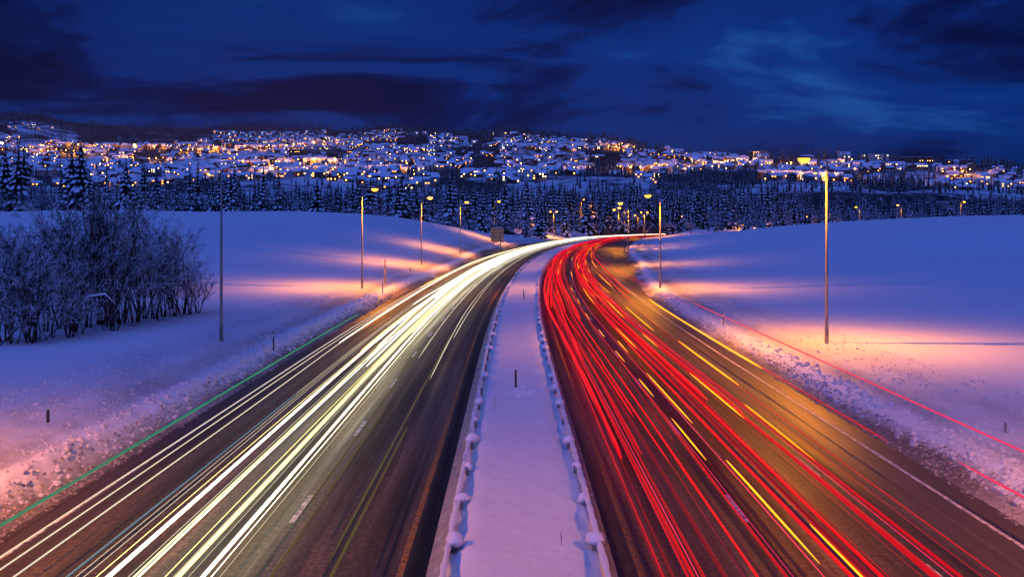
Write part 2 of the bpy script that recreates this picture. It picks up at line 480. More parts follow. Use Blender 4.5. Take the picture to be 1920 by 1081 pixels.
# carriageways, d offsets from the median centre
def strip(name, d0, d1, n, ys, zf, m, widen=None):
    dd = np.linspace(0, 1, n)
    Ys, T = np.meshgrid(ys, dd, indexing='ij')
    A = np.full_like(Ys, d0); B = np.full_like(Ys, d1)
    if widen: A, B = widen(Ys, A, B)
    Dd = A + (B - A) * T
    V = np.stack([C(Ys) + Dd, Ys, zf(Dd, Ys)], -1).reshape(-1, 3)
    Fq = grid_faces(len(ys), n)
    me = mesh_np(name, V, Fq, m, True)
    uvl = me.uv_layers.new(name='lane')
    uvv = np.stack([Dd, Ys], -1).reshape(-1, 2)[Fq.ravel()]
    uvl.data.foreach_set('uv', uvv.astype(np.float32).ravel())
    return me, Dd, Ys
ys_road = np.concatenate([np.array([-60, -20, 5.]), np.arange(15, 120, 1.5), np.arange(120, 760, 5.0)])
roads = []
for sgn, lab in ((-1, 'carriageway of oncoming traffic, brown wet asphalt under white light streaks'), (1, 'carriageway of departing traffic, brown wet asphalt under red light streaks')):
    def wid(Y, A, B, s=sgn):
        if s < 0: return A - 3.4 * sstep(180, 300, Y), B
        return A, B + 4.9 * sstep(95, 230, Y)
    lo, hi = (-13.2, -1.75) if sgn < 0 else (1.9, 13.3)
    me, Dd, Ys = strip('road', lo, hi, 60, ys_road, lambda d, yy: 0.0 * d + 0.012 * np.cos(d), M_ASPH, wid)
    ad = np.abs(Dd)
    set_attr(me, 'dirt', np.clip(sstep(9.6, 12.6, ad) * (1.0 if sgn > 0 else 0.8) + 0.35 * (1 - sstep(1.9, 2.5, ad)), 0, 1))
    set_attr(me, 'wet', (1.0 * (1 - sstep(2.5, 2.68, ad + 0.12 * fbm(Dd * 3, Ys * 0.6, 3))) * sstep(1.95, 2.15, ad) * (1 - sstep(45, 110, Ys))) if sgn < 0 else 0.55 * (1 - sstep(2.2, 2.6, ad)) * sstep(1.95, 2.1, ad))
    r = link('road', me)
    tag(r, lab, 'road', kind='structure')
    roads.append(r)
# painted markings: edge lines are one part each, every lane dash another
def line_mesh(name, d, w, ys, m):
    me, _, _ = strip(name, d - w / 2, d + w / 2, 2, ys, lambda dd, yy: 0.012 * np.cos(dd) + 0.006, m)
    return me
for r, s in zip(roads, (-1, 1)):
    link('edge_line', line_mesh('edge_line', s * 2.75, 0.16, np.arange(16, 420, 2.0), M_PAINTY), r)
    link('edge_line', line_mesh('edge_line', s * 12.35, 0.14, np.arange(16, 160, 2.0), M_PAINTW), r)
    for d, off in ((6.05, 3.0), (9.45, 8.5)):
        if s < 0 and d > 9: continue
        k = 0
        while True:
            y0 = 14.6 + off + 12 * k; k += 1
            if y0 > 330: break
            link('lane_dash', line_mesh('lane_dash', s * d, 0.17, np.linspace(y0, y0 + 3.0, 4), M_PAINTW), r)

# median bed of snow between the two guard rails
ysm = np.concatenate([np.array([-20, 0, 10.]), np.arange(16, 60, 0.22), np.arange(60, 140, 0.7), np.arange(140, 520, 3.0)])
prof_d = np.array([-2.15, -2.0, -1.88, -1.78, -1.70, -1.60, -1.50, -1.38, -1.25, -1.1, -0.9, -0.6, -0.3, 0, 0.3, 0.6, 0.9, 1.15, 1.35, 1.5, 1.62, 1.74, 1.85, 1.95, 2.05, 2.2])
prof_z = np.array([0.005, 0.07, 0.16, 0.25, 0.27, 0.24, 0.27, 0.36, 0.44, 0.48, 0.49, 0.48, 0.47, 0.46, 0.46, 0.47, 0.47, 0.46, 0.42, 0.37, 0.33, 0.33, 0.30, 0.22, 0.10, 0.005])
Ym, Dm = np.meshgrid(ysm, prof_d, indexing='ij')
Zm = np.broadcast_to(prof_z, Ym.shape).copy()
inner = (1 - sstep(1.2, 1.5, np.abs(Dm)))
edge = 1 - inner
Zm += inner * 0.10 * fbm(Dm * 0.6, Ym * 0.22, 3) + edge * 0.16 * fbm(Dm * 2.3, Ym * 1.1, 3) * (Zm > 0.03)
# drifts against the posts every four metres
ph = np.cos((Ym - 18.0) * 2 * math.pi / 4.0)
Zm += 0.07 * np.exp(-((np.abs(Dm) - 1.25) / 0.2) ** 2) * ph
me = mesh_np('median', np.stack([C(Ym) + Dm, Ym, Zm], -1).reshape(-1, 3), grid_faces(len(ysm), len(prof_d)), M_SNOW, True)
set_attr(me, 'dirt', np.clip(1.0 * (Dm < -1.68) * sstep(1.68, 1.8, -Dm) * 0.75 + sstep(1.92, 2.05, Dm) * 0.9, 0, 1))
tag(link('median', me), 'narrow snow filled strip between the two carriageways', 'median strip', kind='structure')

# grubby lumps of ploughed snow and ice
def clod_mesh(name, pts, sizes, m, seed):
    rg = np.random.default_rng(seed)
    ph = (1 + 5 ** 0.5) / 2
    iv = np.array([(-1, ph, 0), (1, ph, 0), (-1, -ph, 0), (1, -ph, 0), (0, -1, ph), (0, 1, ph), (0, -1, -ph), (0, 1, -ph), (ph, 0, -1), (ph, 0, 1), (-ph, 0, -1), (-ph, 0, 1)]) / 1.9
    fi = np.array([(0, 11, 5), (0, 5, 1), (0, 1, 7), (0, 7, 10), (0, 10, 11), (1, 5, 9), (5, 11, 4), (11, 10, 2), (10, 7, 6), (7, 1, 8), (3, 9, 4), (3, 4, 2), (3, 2, 6), (3, 6, 8), (3, 8, 9), (4, 9, 5), (2, 4, 11), (6, 2, 10), (8, 6, 7), (9, 8, 1)])
    n = len(pts)
    jit = 1 + 0.45 * (rg.random((n, 12, 1)) - 0.5)
    sc = np.asarray(sizes)[:, None, None] * (0.7 + 0.6 * rg.random((n, 1, 3)))
    V = iv[None] * jit * sc + np.asarray(pts)[:, None, :]
    Fa = fi[None] + (np.arange(n) * 12)[:, None, None]
    return mesh_np(name, V.reshape(-1, 3), Fa.reshape(-1, 3), m)
def scatter_clods(n, s, e0, e1, y0, y1, smin, smax, seed):
    rg = np.random.default_rng(seed)
    Y = y0 * (y1 / y0) ** rg.random(n)
    E = e0 + (e1 - e0) * rg.random(n)
    X = C(Y) + s * (np.where(s < 0, 12.75 + 3.5 * sstep(180, 300, Y), 12.85 + 5.0 * sstep(95, 230, Y)) + E)
    Z = ground_z(X, Y, True)
    S = smin + (smax - smin) * rg.random(n) ** 2.5
    return np.stack([X, Y, Z + S * 0.1], -1), S
for s, nm in ((-1, 'oncoming'), (1, 'departing')):
    P1, S1 = scatter_clods(6500, s, -0.35, 1.7, 22, 130, 0.012, 0.07, 5 + s)
    o = link('snow_rubble', clod_mesh('snow_rubble', P1, S1, M_SLUSH, 3))
    tag(o, f'brown gritty ice rubble along the outer edge of the {nm} carriageway', 'snow rubble', kind='stuff')
    P3, S3 = scatter_clods(900, s, 1.0, 3.0, 22, 120, 0.05, 0.16, 25 + s)
    o = link('snow_slabs', clod_mesh('snow_slabs', P3, S3, M_LUMP, 6))
    tag(o, f'broken slabs of ploughed snow on the ridge beside the {nm} carriageway', 'snow slabs', kind='stuff')
    P2, S2 = scatter_clods(4000, s, 1.2, 9.0, 22, 110, 0.015, 0.08, 15 + s)
    o = link('snow_lumps', clod_mesh('snow_lumps', P2, S2, M_LUMP, 4))
    tag(o, f'loose white snow lumps thrown on the bank beside the {nm} carriageway', 'snow lumps', kind='stuff')

# ------------------------------------------------------------------ guard rails along the median
def guard_rail(d, face, lab):
    root = empty('guard_rail', (float(C(18)) + d, 18, 0.0))
    tag(root, lab, 'guard rail')
    ys = np.concatenate([np.arange(14, 120, 2.0), np.arange(120, 330, 4.0)])
    prof = [(0.0, 0.44), (0.045, 0.50), (0.0, 0.57), (0.0, 0.62), (0.045, 0.69), (0.0, 0.75)]
    V = []; ox, oy = root.location.x, root.location.y
    for yy in ys:
        for px, pz in prof: V.append((float(C(yy)) + d + face * (0.06 + px) - ox, yy - oy, pz))
    me = mesh_np('beam', V, grid_faces(len(ys), len(prof)), M_GALV, False)
    bm = link('beam', me, root)
    # snow lying along the top of the beam
    b = []; rg = np.random.default_rng(int(d * 100) + 900)
    yy = np.concatenate([np.arange(14, 90, 0.3), np.arange(90, 330, 2.0)])
    hh = -0.03 + 0.22 * np.clip(fbm(yy * 0.45, yy * 0 + d, 3) + 0.20, 0, 1)
    ww = 0.05 + 0.05 * rg.random(len(yy))
    for q, h, w in zip(yy, hh, ww):
        c = float(C(q)) + d + face * 0.05 - ox
        b += [(c - w, q - oy, 0.735), (c - w * 0.7, q - oy, 0.75 + h * 0.7), (c, q - oy, 0.75 + h), (c + w * 0.7, q - oy, 0.75 + h * 0.7), (c + w, q - oy, 0.735)]
    link('snow_ridge', mesh_np('snow_ridge', b, grid_faces(len(yy), 5), M_CLEAN, True), root)
    pm = MB().box((0, 0, 0.36), (0.10, 0.06, 0.78)).mesh('post', M_GALV)
    caps = []
    for v in range(5):
        q = MB(); n, mm = 8, 5
        rg = np.random.default_rng(v + 40)
        w = 0.15 + 0.06 * rg.random(); h = 0.20 + 0.14 * rg.random()
        for i in range(mm):
            a = i / (mm - 1) * math.pi / 2
            for k in range(n):
                th = 2 * math.pi * k / n
                rr = w * math.cos(a) * (1 + 0.25 * (rg.random() - .5))
                q.v.append((rr * math.cos(th), rr * 1.25 * math.sin(th), 0.70 + h * math.sin(a) * 1.1 - 0.03 * (i == 0)))
        for i in range(mm - 1):
            for k in range(n):
                q.face((i * n + k, i * n + (k + 1) % n, (i + 1) * n + (k + 1) % n, (i + 1) * n + k))
        q.face(list(range(n))[::-1])
        caps.append(q.mesh('snow_cap', M_CLEAN, True))
    k = 0; yp = 18.0
    while yp < 230:
        p = link('post', pm, root, (float(C(yp)) + d - face * 0.06 - ox, yp - oy, 0))
        qq = random.Random(k * 7 + int(d > 0) * 991)
        if qq.random() < (0.78 if d < 0 else 0.5):
            cpo = link('snow_cap', caps[(k * 3 + int(d > 0)) % 5], p)
            cpo.rotation_euler.z = k * 1.7
            sc_ = qq.uniform(0.55, 1.25)
            cpo.scale = (sc_, sc_ * qq.uniform(0.8, 1.4), qq.uniform(0.92, 1.05))
            cpo.location = (face * qq.uniform(-0.04, 0.05), qq.uniform(-0.1, 0.1), 0)
        yp += 4.0; k += 1
    root.scale = (1, 1, 0.74)
    return root
guard_rail(-1.62, -1, 'snow capped steel guard rail between the median and the oncoming white streaks')
guard_rail(1.78, 1, 'half buried steel guard rail between the median and the departing red streaks')

# ------------------------------------------------------------------ street lamps
def lamp_light(name, parent, loc, power, size=172):
    power = power * LAMP_GAIN
    l = bpy.data.lights.new(name, 'SPOT')
    l.energy = power; l.color = SODIUM; l.spot_size = R(size); l.spot_blend = 0.85; l.shadow_soft_size = 0.10
    o = bpy.data.objects.new(name, l); COL.objects.link(o); o.parent = parent; o.location = loc
    return o
def lamp_parts(root, H, arms, lit=True, power=6000, arm_len=1.1, nseg=10):
    MB().tube([(0, 0, -0.3), (0, 0, 0.9), (0, 0, 1.0), (0, 0, H * 0.5), (0, 0, H)], [0.13, 0.125, 0.10, 0.085, 0.055], nseg).build('pole', M_POLE, root, smooth=True)
    MB().box((0.0, -0.128, 0.62), (0.10, 0.02, 0.35)).build('access_door', M_HEAD, root)
    for s in arms:
        P = [(0, 0, H - 0.05), (s * 0.12, 0, H + 0.07), (s * arm_len * 0.5, 0, H + 0.13), (s * (arm_len - 0.2), 0, H + 0.17)]
        MB().tube(P, [0.05, 0.045, 0.04, 0.04], 6).build('arm', M_POLE, root, smooth=True)
        h = MB()
        n = 10
        prof = [(-0.42, 0.05, 0.04), (-0.30, 0.11, 0.09), (0.0, 0.17, 0.13), (0.28, 0.18, 0.13), (0.46, 0.10, 0.07), (0.52, 0.03, 0.03)]
        for (px, w, hh) in prof:
            for k in range(n):
                a = 2 * math.pi * k / n
                h.v.append((px, w * math.cos(a), hh * math.sin(a) * (1.0 if math.sin(a) > 0 else 0.35)))
        for i in range(len(prof) - 1):
            for k in range(n):
                h.face((i * n + k, i * n + (k + 1) % n, (i + 1) * n + (k + 1) % n, (i + 1) * n + k))
        h.face(list(range(n))[::-1]); h.face([(len(prof) - 1) * n + k for k in range(n)])
        hd = h.build('lamp_head', M_HEAD, root, smooth=True)
        hd.location = (s * (arm_len + 0.2), 0, H + 0.20)
        if s < 0: hd.rotation_euler.z = math.pi
        # bowl of glass hanging below the housing
        g = MB(); n = 10
        for i, (zz, rr) in enumerate(((0.0, 1.0), (-0.12, 0.95), (-0.22, 0.72), (-0.29, 0.30))):
            for k in range(n):
                a = 2 * math.pi * k / n
                g.v.append((0.10 + 0.38 * rr * math.cos(a), 0.22 * rr * math.sin(a), zz - 0.03))
        for i in range(3):
            for k in range(n):
                g.face((i * n + (k + 1) % n, i * n + k, (i + 1) * n + k, (i + 1) * n + (k + 1) % n))
        g.face([3 * n + k for k in range(n)])
        g.build('lens', (M_LENS_FAR if root.location.y > 160 else M_LENS) if lit else M_LENS_OFF, hd, smooth=True)
        if lit: lamp_light('lamp_bulb', hd, (0.1, 0, -0.55), power)
        MB().box((0.02, 0, 0.155), (0.6, 0.24, 0.06), top=0.7).build('snow_cover', M_CLEAN, hd)
def ground_hit(px, py, y0=20, y1=330):      # depth at which the ground lies under a photo pixel
    for Yt in np.exp(np.linspace(math.log(y0), math.log(y1), 1400)):
        x_ = at(px, Yt)
        zz = gz(x_, Yt) if abs(x_ - float(C(Yt))) > 2.1 else 0.46
        if CAM_H + (HOR - py) * Yt / F_PX <= zz: return float(Yt)
    return float(y1)
LAMPS = []
def street_lamp(px, Y, arms, lab, H=11.6, lit=True, power=6000, group=None, X=None):
    x = at(px, Y) if X is None else X
    z = gz(x, Y)
    root = empty('street_lamp', (x, Y, z)); LAMPS.append((x, Y))
    tag(root, lab, 'street lamp', group)
    lamp_parts(root, H, arms, lit, power)
    root.rotation_euler.z = -math.atan(float(C(Y + 1) - C(Y - 1)) / 2)
    return root
def lamp_px(px, base, top, arms, lab, **k):
    Y = ground_hit(px, base)
    return street_lamp(px, Y, arms, lab, H=CAM_H + (HOR - top) * Y / F_PX - gz(at(px, Y), Y) - 0.1, **k)
lamp_px(415, 638, 316, [1], 'unlit dark lamp post beside the clump of bare bushes', lit=False)
lamp_px(679, 540, 355, [1], 'lit lamp post standing next to the pale wooden stake on the snow bank', power=7500)
lamp_px(790, 498, 371, [1], 'lit lamp post on the snow slope, second along from the wooden stake', power=7500)
lamp_px(863, 476, 379, [1], 'lit lamp post on the snow slope, next before the road sign', power=7500)
street_lamp(927, 335, [1], 'lit lamp post standing right behind the square road sign', power=7000)
lamp_px(1550, 643, 299, [-1], 'bright lit lamp post on the broad open snow bank above the red streaks', power=8200)
lamp_px(1238, 540, 367, [-1], 'lit lamp post by the departing lanes, one on from the brightest lamp', power=7500)
lamp_px(1178, 500, 381, [-1], 'lit lamp post inside the bend of the red streaks', power=7000)
street_lamp(1160, 345, [-1], 'lamp post far along the bend where red streaks narrow', power=7000, group='lamps far along the bend')
street_lamp(1171, 300, [-1], 'lamp post far along the bend where red streaks narrow', power=7000, group='lamps far along the bend')
# the same two rows of lamps go on past the camera
street_lamp(0, 25.0, [1], 'lit lamp post beside the bridge, on the oncoming side', power=7000, X=-19.5)
street_lamp(0, 23.5, [-1], 'lit lamp post beside the bridge, on the departing side', power=5000, X=20.5)
street_lamp(1208, 500, [-1, 1], 'two armed lamp post beside the far narrow end of the red streaks', power=7000)
street_lamp(1038, 500, [-1, 1], 'two armed lamp post at the wood edge behind the white streaks', power=7000)
street_lamp(1090, 610, [1], 'single lamp post at the wood edge behind the white streaks', power=6500)
for px, Y in ((1275, 600), (1283, 640), (1310, 600), (1330, 640), (1196, 560)):
    street_lamp(px, Y, [-1], 'small lamp post glowing among frosted trees where the streaks vanish', H=11.0, power=8000, group='lamps among frosted trees at the far bend')
for px, ytop, Y in ((1393, 424, 520), (1427, 420, 540), (1462, 421, 560), (1490, 412, 600), (1507, 408, 560), (1556, 397, 500), (1612, 389, 440), (1690, 385, 455), (1801, 379, 430)):
    x = at(px, Y); zt = CAM_H + (HOR - ytop) * Y / F_PX
    H = min(max(zt - gz(x, Y), 5.0), 15)
    street_lamp(px, Y, [1 if px % 2 else -1], 'lamp post on the road behind the crest of the open snowfield', H=H, power=5000, group='lamps behind the snowfield crest')

# ------------------------------------------------------------------ signs, stakes and twigs
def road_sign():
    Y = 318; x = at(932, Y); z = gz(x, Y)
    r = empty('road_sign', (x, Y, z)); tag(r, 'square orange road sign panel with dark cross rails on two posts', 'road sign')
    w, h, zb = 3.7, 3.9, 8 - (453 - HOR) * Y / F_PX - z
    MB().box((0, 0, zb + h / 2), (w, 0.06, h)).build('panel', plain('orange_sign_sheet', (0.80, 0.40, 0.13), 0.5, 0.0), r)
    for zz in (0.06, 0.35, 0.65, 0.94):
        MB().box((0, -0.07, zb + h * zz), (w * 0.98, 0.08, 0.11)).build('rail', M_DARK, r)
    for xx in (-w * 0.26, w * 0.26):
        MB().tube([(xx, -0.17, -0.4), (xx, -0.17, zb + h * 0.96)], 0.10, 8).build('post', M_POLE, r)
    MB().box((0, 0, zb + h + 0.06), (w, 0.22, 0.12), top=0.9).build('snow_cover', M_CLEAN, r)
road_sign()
def small_sign():
    Y = 470; x = at(995, Y); z = gz(x, Y)
    r = empty('road_sign', (x, Y, z)); tag(r, 'small grey road sign on one thin post near the wood', 'road sign')
    MB().box((0, 0, 2.6), (1.6, 0.05, 1.6)).build('panel', M_GALV, r)
    MB().tube([(0, 0.06, -0.2), (0, 0.06, 3.3)], 0.05, 6).build('post', M_POLE, r)
small_sign()
def gantry_sign():
    Y = 520; x = at(1260, Y); z = gz(x, Y)
    r = empty('direction_sign', (x, Y, z)); tag(r, 'long grey direction sign among frosted trees near the far bend', 'road sign')
    zb = 8 - (424 - HOR) * Y / F_PX - z
    MB().box((0, 0, zb + 0.5), (5.2, 0.1, 1.3)).build('panel', plain('sign_face', (0.12, 0.13, 0.16), 0.5), r)
    for xx in (-1.8, 1.8): MB().tube([(xx, 0.15, -0.3), (xx, 0.15, zb + 1.1)], 0.09, 6).build('post', M_POLE, r)
gantry_sign()
def stake(px, py, hpx, lab, m, band=True, zoff=0.0, rad=0.05, cap=False, group=None):
    Y = ground_hit(px, py)
    x = at(px, Y); z = gz(x, Y) if abs(x - float(C(Y))) > 2.1 else 0.46
    h = hpx * Y / F_PX
    r = empty('marker_post', (x, Y, z)); tag(r, lab, 'marker post', group)
    MB().tube([(0, 0, -0.2), (0, 0, h * 0.55), (0, 0, h)], [rad, rad, rad * 0.85], 8).build('shaft', m, r, smooth=False)
    if band:
        MB().tube([(0, 0, h * 0.74), (0, 0, h * 0.88)], rad * 1.12, 8).build('reflector', M_WHITE, r)
    if cap:
        MB().tube([(0, 0, h - 0.01), (0, 0, h + 0.05), (0, 0, h + 0.09)], [rad * 1.3, rad * 1.1, 0.02], 8).build('snow_cap', M_CLEAN, r)
    return r
stake(513, 658, 36, 'thin dark delineator post with white band on the bank by the oncoming lanes', M_DARK, rad=0.045)
stake(90, 790, 22, 'short thick dark stub post in the rough snow bank', M_DARK, band=False, rad=0.06)
stake(967, 726, 34, 'dark snow stake standing in the middle of the median', M_DARK, band=False, rad=0.05, cap=True)
stake(982, 560, 16, 'small dark stake far along the median', M_DARK, band=False, rad=0.05)
stake(1885, 808, 16, 'short grey stub post on the lumpy bank beside the departing lanes', M_GALV, band=False, rad=0.05)
stake(1356, 608, 22, 'thin banded delineator post on the bank by the departing lanes', M_DARK, rad=0.04)
stake(722, 533, 46, 'pale wooden stake beside a lit lamp post on the snow bank', M_WOOD, band=False, rad=0.11)
stake(717, 550, 18, 'thin dark stake in front of the pale wooden stake', M_DARK, band=True, rad=0.045)
stake(769, 509, 8, 'tiny dark stake on the snow bank past the wooden stake', M_DARK, band=False, rad=0.06)
def twig(px, Y, z, h, lab, seed, snowy_=True):
    rg = random.Random(seed)
    m = MB()
    m.tube([(0, 0, -0.1), (0.01, 0, h * 0.5), (-0.02, 0.01, h)], [0.012, 0.009, 0.005], 5)
    r = empty('dead_plant', (at(px, Y), Y, z)); tag(r, lab, 'dry plant')
    m.build('stem', M_TRUNK if not snowy_ else M_TWIG, r)
    for k in range(3):
        a = rg.random() * 6.28; zz = h * (0.4 + 0.18 * k)
        MB().tube([(0, 0, zz), (math.cos(a) * h * 0.15, math.sin(a) * h * 0.15, zz + h * 0.14), (math.cos(a) * h * 0.24, math.sin(a) * h * 0.24, zz + h * 0.12)], [0.006, 0.005, 0.003], 4).build('branch', M_TRUNK if not snowy_ else M_TWIG, r)
    if snowy_:
        b = MB()
        for i, (zz, rr) in enumerate(((h - 0.03, 0.012), (h + 0.01, 0.035), (h + 0.05, 0.03), (h + 0.07, 0.008))):
            for k in range(7): b.v.append((rr * math.cos(k * 0.9), rr * math.sin(k * 0.9), zz))
        for i in range(3):
            for k in range(7): b.face((i * 7 + k, i * 7 + (k + 1) % 7, (i + 1) * 7 + (k + 1) % 7, (i + 1) * 7 + k))
        b.build('snow_tuft', M_CLEAN, r, smooth=True)
twig(1052, 2090 * 7.54 / (1021 - 415), 0.46, 0.32, 'single dry stalk with a tuft of snow in the median', 3)
twig(928, 2090 * 7.54 / (768 - 415), 0.44, 0.55, 'thin leafless twig beside the guard rail in the median', 5, False)
# trampled hollow round the snow stake: lumps of snow
pts = []; rg = np.random.default_rng(8)
yc = 2090 * 7.54 / (735 - 415)
for i in range(60): pts.append((at(975, yc) + rg.normal() * 0.28, yc + rg.normal() * 0.7, 0.47))
tag(link('snow_lumps', clod_mesh('snow_lumps', np.array(pts), 0.03 + 0.07 * rg.random(60), M_CLEAN, 9)), 'broken snow lumps around the stake in the median', 'snow lumps', kind='stuff')

# ------------------------------------------------------------------ light streaks
WHITE = emit('headlamp_light', (1.0, 0.93, 0.68), 4.5)
WHITE2 = emit('headlamp_light_cool', (0.80, 0.92, 1.0), 3.2)
WARMW = emit('headlamp_light_warm', (1.0, 0.84, 0.30), 2.6)
THIN = emit('headlamp_light_faint', (1.0, 0.85, 0.62), 0.9)
OLIVE = emit('road_reflection_olive', (0.50, 0.42, 0.05), 0.16)  # headlamp reflections off the asphalt, imitated by dim glowing bars
GREEN = emit('side_marker_light_green', (0.03, 0.70, 0.36), 0.32)
RED = emit('tail_lamp_light', (1.0, 0.0, 0.0005), 1.15)
RED2 = emit('tail_lamp_light_soft', (1.0, 0.001, 0.006), 0.62)
RED3 = emit('tail_lamp_light_faint', (1.0, 0.001, 0.006), 0.20)
PINK = emit('marker_light_pink', (1.0, 0.03, 0.12), 0.9)
AMBER = emit('indicator_light', (1.0, 0.32, 0.005), 3.0)
def trail(d0, z, w, y0, y1, m, lab, grp, h=None, wig=0.3, seed=0, dashes=None, d1=None, yc=200, cat='light trail'):
    rg = random.Random(seed * 31 + 5); p1, p2 = rg.random() * 6.28, rg.random() * 6.28
    h = h or w * 0.7
    def dd(yv):
        v = d0 + wig * (math.sin(yv / 47.0 + p1) * 0.6 + math.sin(yv / 23.0 + p2) * 0.25) * min(1.0, max(0.0, (yv - 30) / 60))
        if d1 is not None: v += (d1 - d0) * float(sstep(yc * 0.5, yc, yv))
        return v
    spans = dashes or [(y0, y1)]
    V = []; Fq = []
    for (a, b) in spans:
        ysq = [a]
        while ysq[-1] < b: ysq.append(min(b, ysq[-1] + max(1.2, ysq[-1] * 0.03)))
        base = len(V); n = len(ysq); k = 6
        for i, yv in enumerate(ysq):
            tp = min(1.0, 0.25 + min(i, n - 1 - i) * 0.5)
            ww = w * tp * (1 + 0.15 * math.sin(yv * 0.37 + p1)); hh = h * tp
            x = float(C(yv)) + dd(yv)
            for q in range(k):
                an = 2 * math.pi * q / k
                V.append((x + ww / 2 * math.cos(an), yv, z + hh / 2 * math.sin(an)))
        for i in range(n - 1):
            for q in range(k):
                Fq.append((base + i * k + q, base + i * k + (q + 1) % k, base + (i + 1) * k + (q + 1) % k, base + (i + 1) * k + q))
    V = np.array(V); o0 = V[0].copy(); V -= o0
    o = link('light_trail', mesh_np('light_trail', V, Fq, m, True), None, o0)
    tag(o, lab, cat, grp)
    return o
if BUILD_LIGHT_TRAILS:
    GW = 'white headlamp streaks over the oncoming carriageway'
    LW = 'thick white headlamp streak running the length of the oncoming lanes'
    LT = 'hair thin cream headlamp streak near the outer edge of the oncoming lanes'
    LS = 'short white headlamp streak that begins far along the oncoming lanes'
    zz = 0.66
    for i, (d, w, m) in enumerate(((-8.55, 0.11, WHITE), (-8.02, 0.05, WARMW), (-7.93, 0.04, WHITE2), (-7.10, 0.11, WARMW), (-6.60, 0.10, WHITE), (-6.42, 0.02, WHITE))):
        trail(d, zz, w, 16, 700, m, LW, GW, seed=i, wig=0.25)
    for i, (d, w, z2) in enumerate(((-11.35, 0.045, 0.7), (-10.95, 0.045, 0.7), (-10.45, 0.05, 0.7), (-9.5, 0.02, 0.6))):
        trail(d, z2, w, 16, 260, THIN, LT, 'thin headlamp streaks at the outer edge', seed=20 + i, wig=0.3)
    trail(-12.0, 1.0, 0.10, 16, 85, GREEN, 'thin green side marker streak along the outer edge of the oncoming lanes', None, seed=31, wig=0.1)
    trail(-9.35, 0.7, 0.05, 20, 48, emit('headlamp_light_blue', (0.2, 0.5, 0.7), 0.35), 'faint blue streak between thick white ones in the oncoming lanes', None, seed=33, wig=0.1)
    rg = random.Random(3)
    for i in range(30):
        d = rg.choice([-8.5, -8.2, -7.2, -6.8, -8.8, -7.7, -6.6, -8.0, -10.6])
        y0 = rg.choice([58, 66, 78, 95, 118, 140, 165, 190])
        trail(d + rg.uniform(-0.35, 0.35), rg.uniform(0.6, 0.85), rg.uniform(0.035, 0.10), y0 * rg.uniform(0.92, 1.1), rg.uniform(560, 705), rg.choice([WHITE, WHITE, WHITE2, WARMW]), LS, 'short white streaks far along the oncoming lanes', seed=60 + i, wig=0.5)
    for i, (d, y0, y1) in enumerate(((-5.2, 60, 420), (-4.0, 52, 420), (-3.85, 70, 300), (-5.4, 90, 500))):
        trail(d, 0.65, 0.05, y0, y1, THIN, 'thin pale headlamp streak in the lane beside the median', 'thin streaks in the inner oncoming lane', seed=110 + i, wig=0.2)
    rg = random.Random(14)
    for i in range(12):
        trail(rg.choice([-8.7, -7.9, -7.2, -6.5, -6.3, -6.9]) + rg.uniform(-0.3, 0.3), rg.uniform(0.5, 0.9), rg.uniform(0.012, 0.025), 16, rg.uniform(150, 500), rg.choice([THIN, THIN, WARMW]), 'faint hair thin streak threading between the thick white ones', 'hair thin streaks between the thick white ones', seed=400 + i, wig=0.3)
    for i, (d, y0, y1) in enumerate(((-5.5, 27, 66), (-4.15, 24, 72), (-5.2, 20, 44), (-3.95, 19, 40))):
        trail(d, 0.65, 0.06, y0, y1, OLIVE, 'dim olive bar imitating a headlamp reflection in the lane next to the median', 'olive reflection bars in the inner oncoming lane', seed=460 + i, wig=0.1)
    GR = 'red tail lamp streaks over the departing carriageway'
    LR = 'bright red tail lamp streak running the length of the departing lanes'
    LD = 'dim dark red tail lamp streak over the departing lanes'
    for i, (d, w, m, y0) in enumerate(((4.75, 0.07, RED, 16), (6.65, 0.10, RED, 16), (7.25, 0.10, RED, 16), (8.35, 0.16, RED2, 16), (8.85, 0.10, RED2, 16), (4.1, 0.10, RED3, 16), (3.45, 0.08, RED2, 16), (3.05, 0.05, RED3, 16), (2.8, 0.05, RED3, 16), (7.0, 0.20, RED3, 16), (5.35, 0.05, RED2, 16))):
        trail(d, 0.85, w, y0, 700, m, LR if m is RED else LD, GR if m is RED else 'dim red streaks over the departing carriageway', seed=130 + i, wig=0.35)
    rg = random.Random(9)
    for i in range(38):
        d = rg.choice([3.3, 3.7, 4.6, 5.0, 6.4, 7.2, 7.6, 8.3, 8.8, 4.2, 9.6, 10.5])
        y0 = rg.choice([36, 44, 55, 75, 90, 100, 115, 130])
        wv = rg.uniform(0.06, 0.19); mv, tone = rg.choice([(RED, 'bright'), (RED, 'bright'), (RED2, 'deep'), (RED3, 'faint dark')])
        wq = 'broad' if wv > 0.13 else 'narrow'; nq = 'near the bridge' if y0 < 60 else 'close to the bend'
        trail(d + rg.uniform(-0.4, 0.4), rg.uniform(0.75, 1.1), wv, y0 * rg.uniform(0.92, 1.1), rg.uniform(560, 705), mv, f'{wq} {tone} red tail lamp streak that starts {nq}', f'{wq} {tone} red streaks starting {nq}', seed=200 + i, wig=0.7)
    rg = random.Random(15)
    for i in range(22):
        trail(rg.choice([3.0, 3.6, 4.4, 5.0, 6.2, 6.9, 7.4, 8.2, 8.7, 9.2]) + rg.uniform(-0.3, 0.3), rg.uniform(0.6, 1.3), rg.uniform(0.012, 0.04), 16, rg.uniform(90, 400), rg.choice([RED3, RED2, RED2, PINK]), 'hair thin red streak threading between the broad red ones', 'hair thin streaks between the broad red ones', seed=430 + i, wig=0.4)
    trail(9.15, 3.8, 0.05, 18, 58, PINK, 'thin pink truck roof marker streak hanging high above the departing lanes', None, seed=301, wig=0.02)
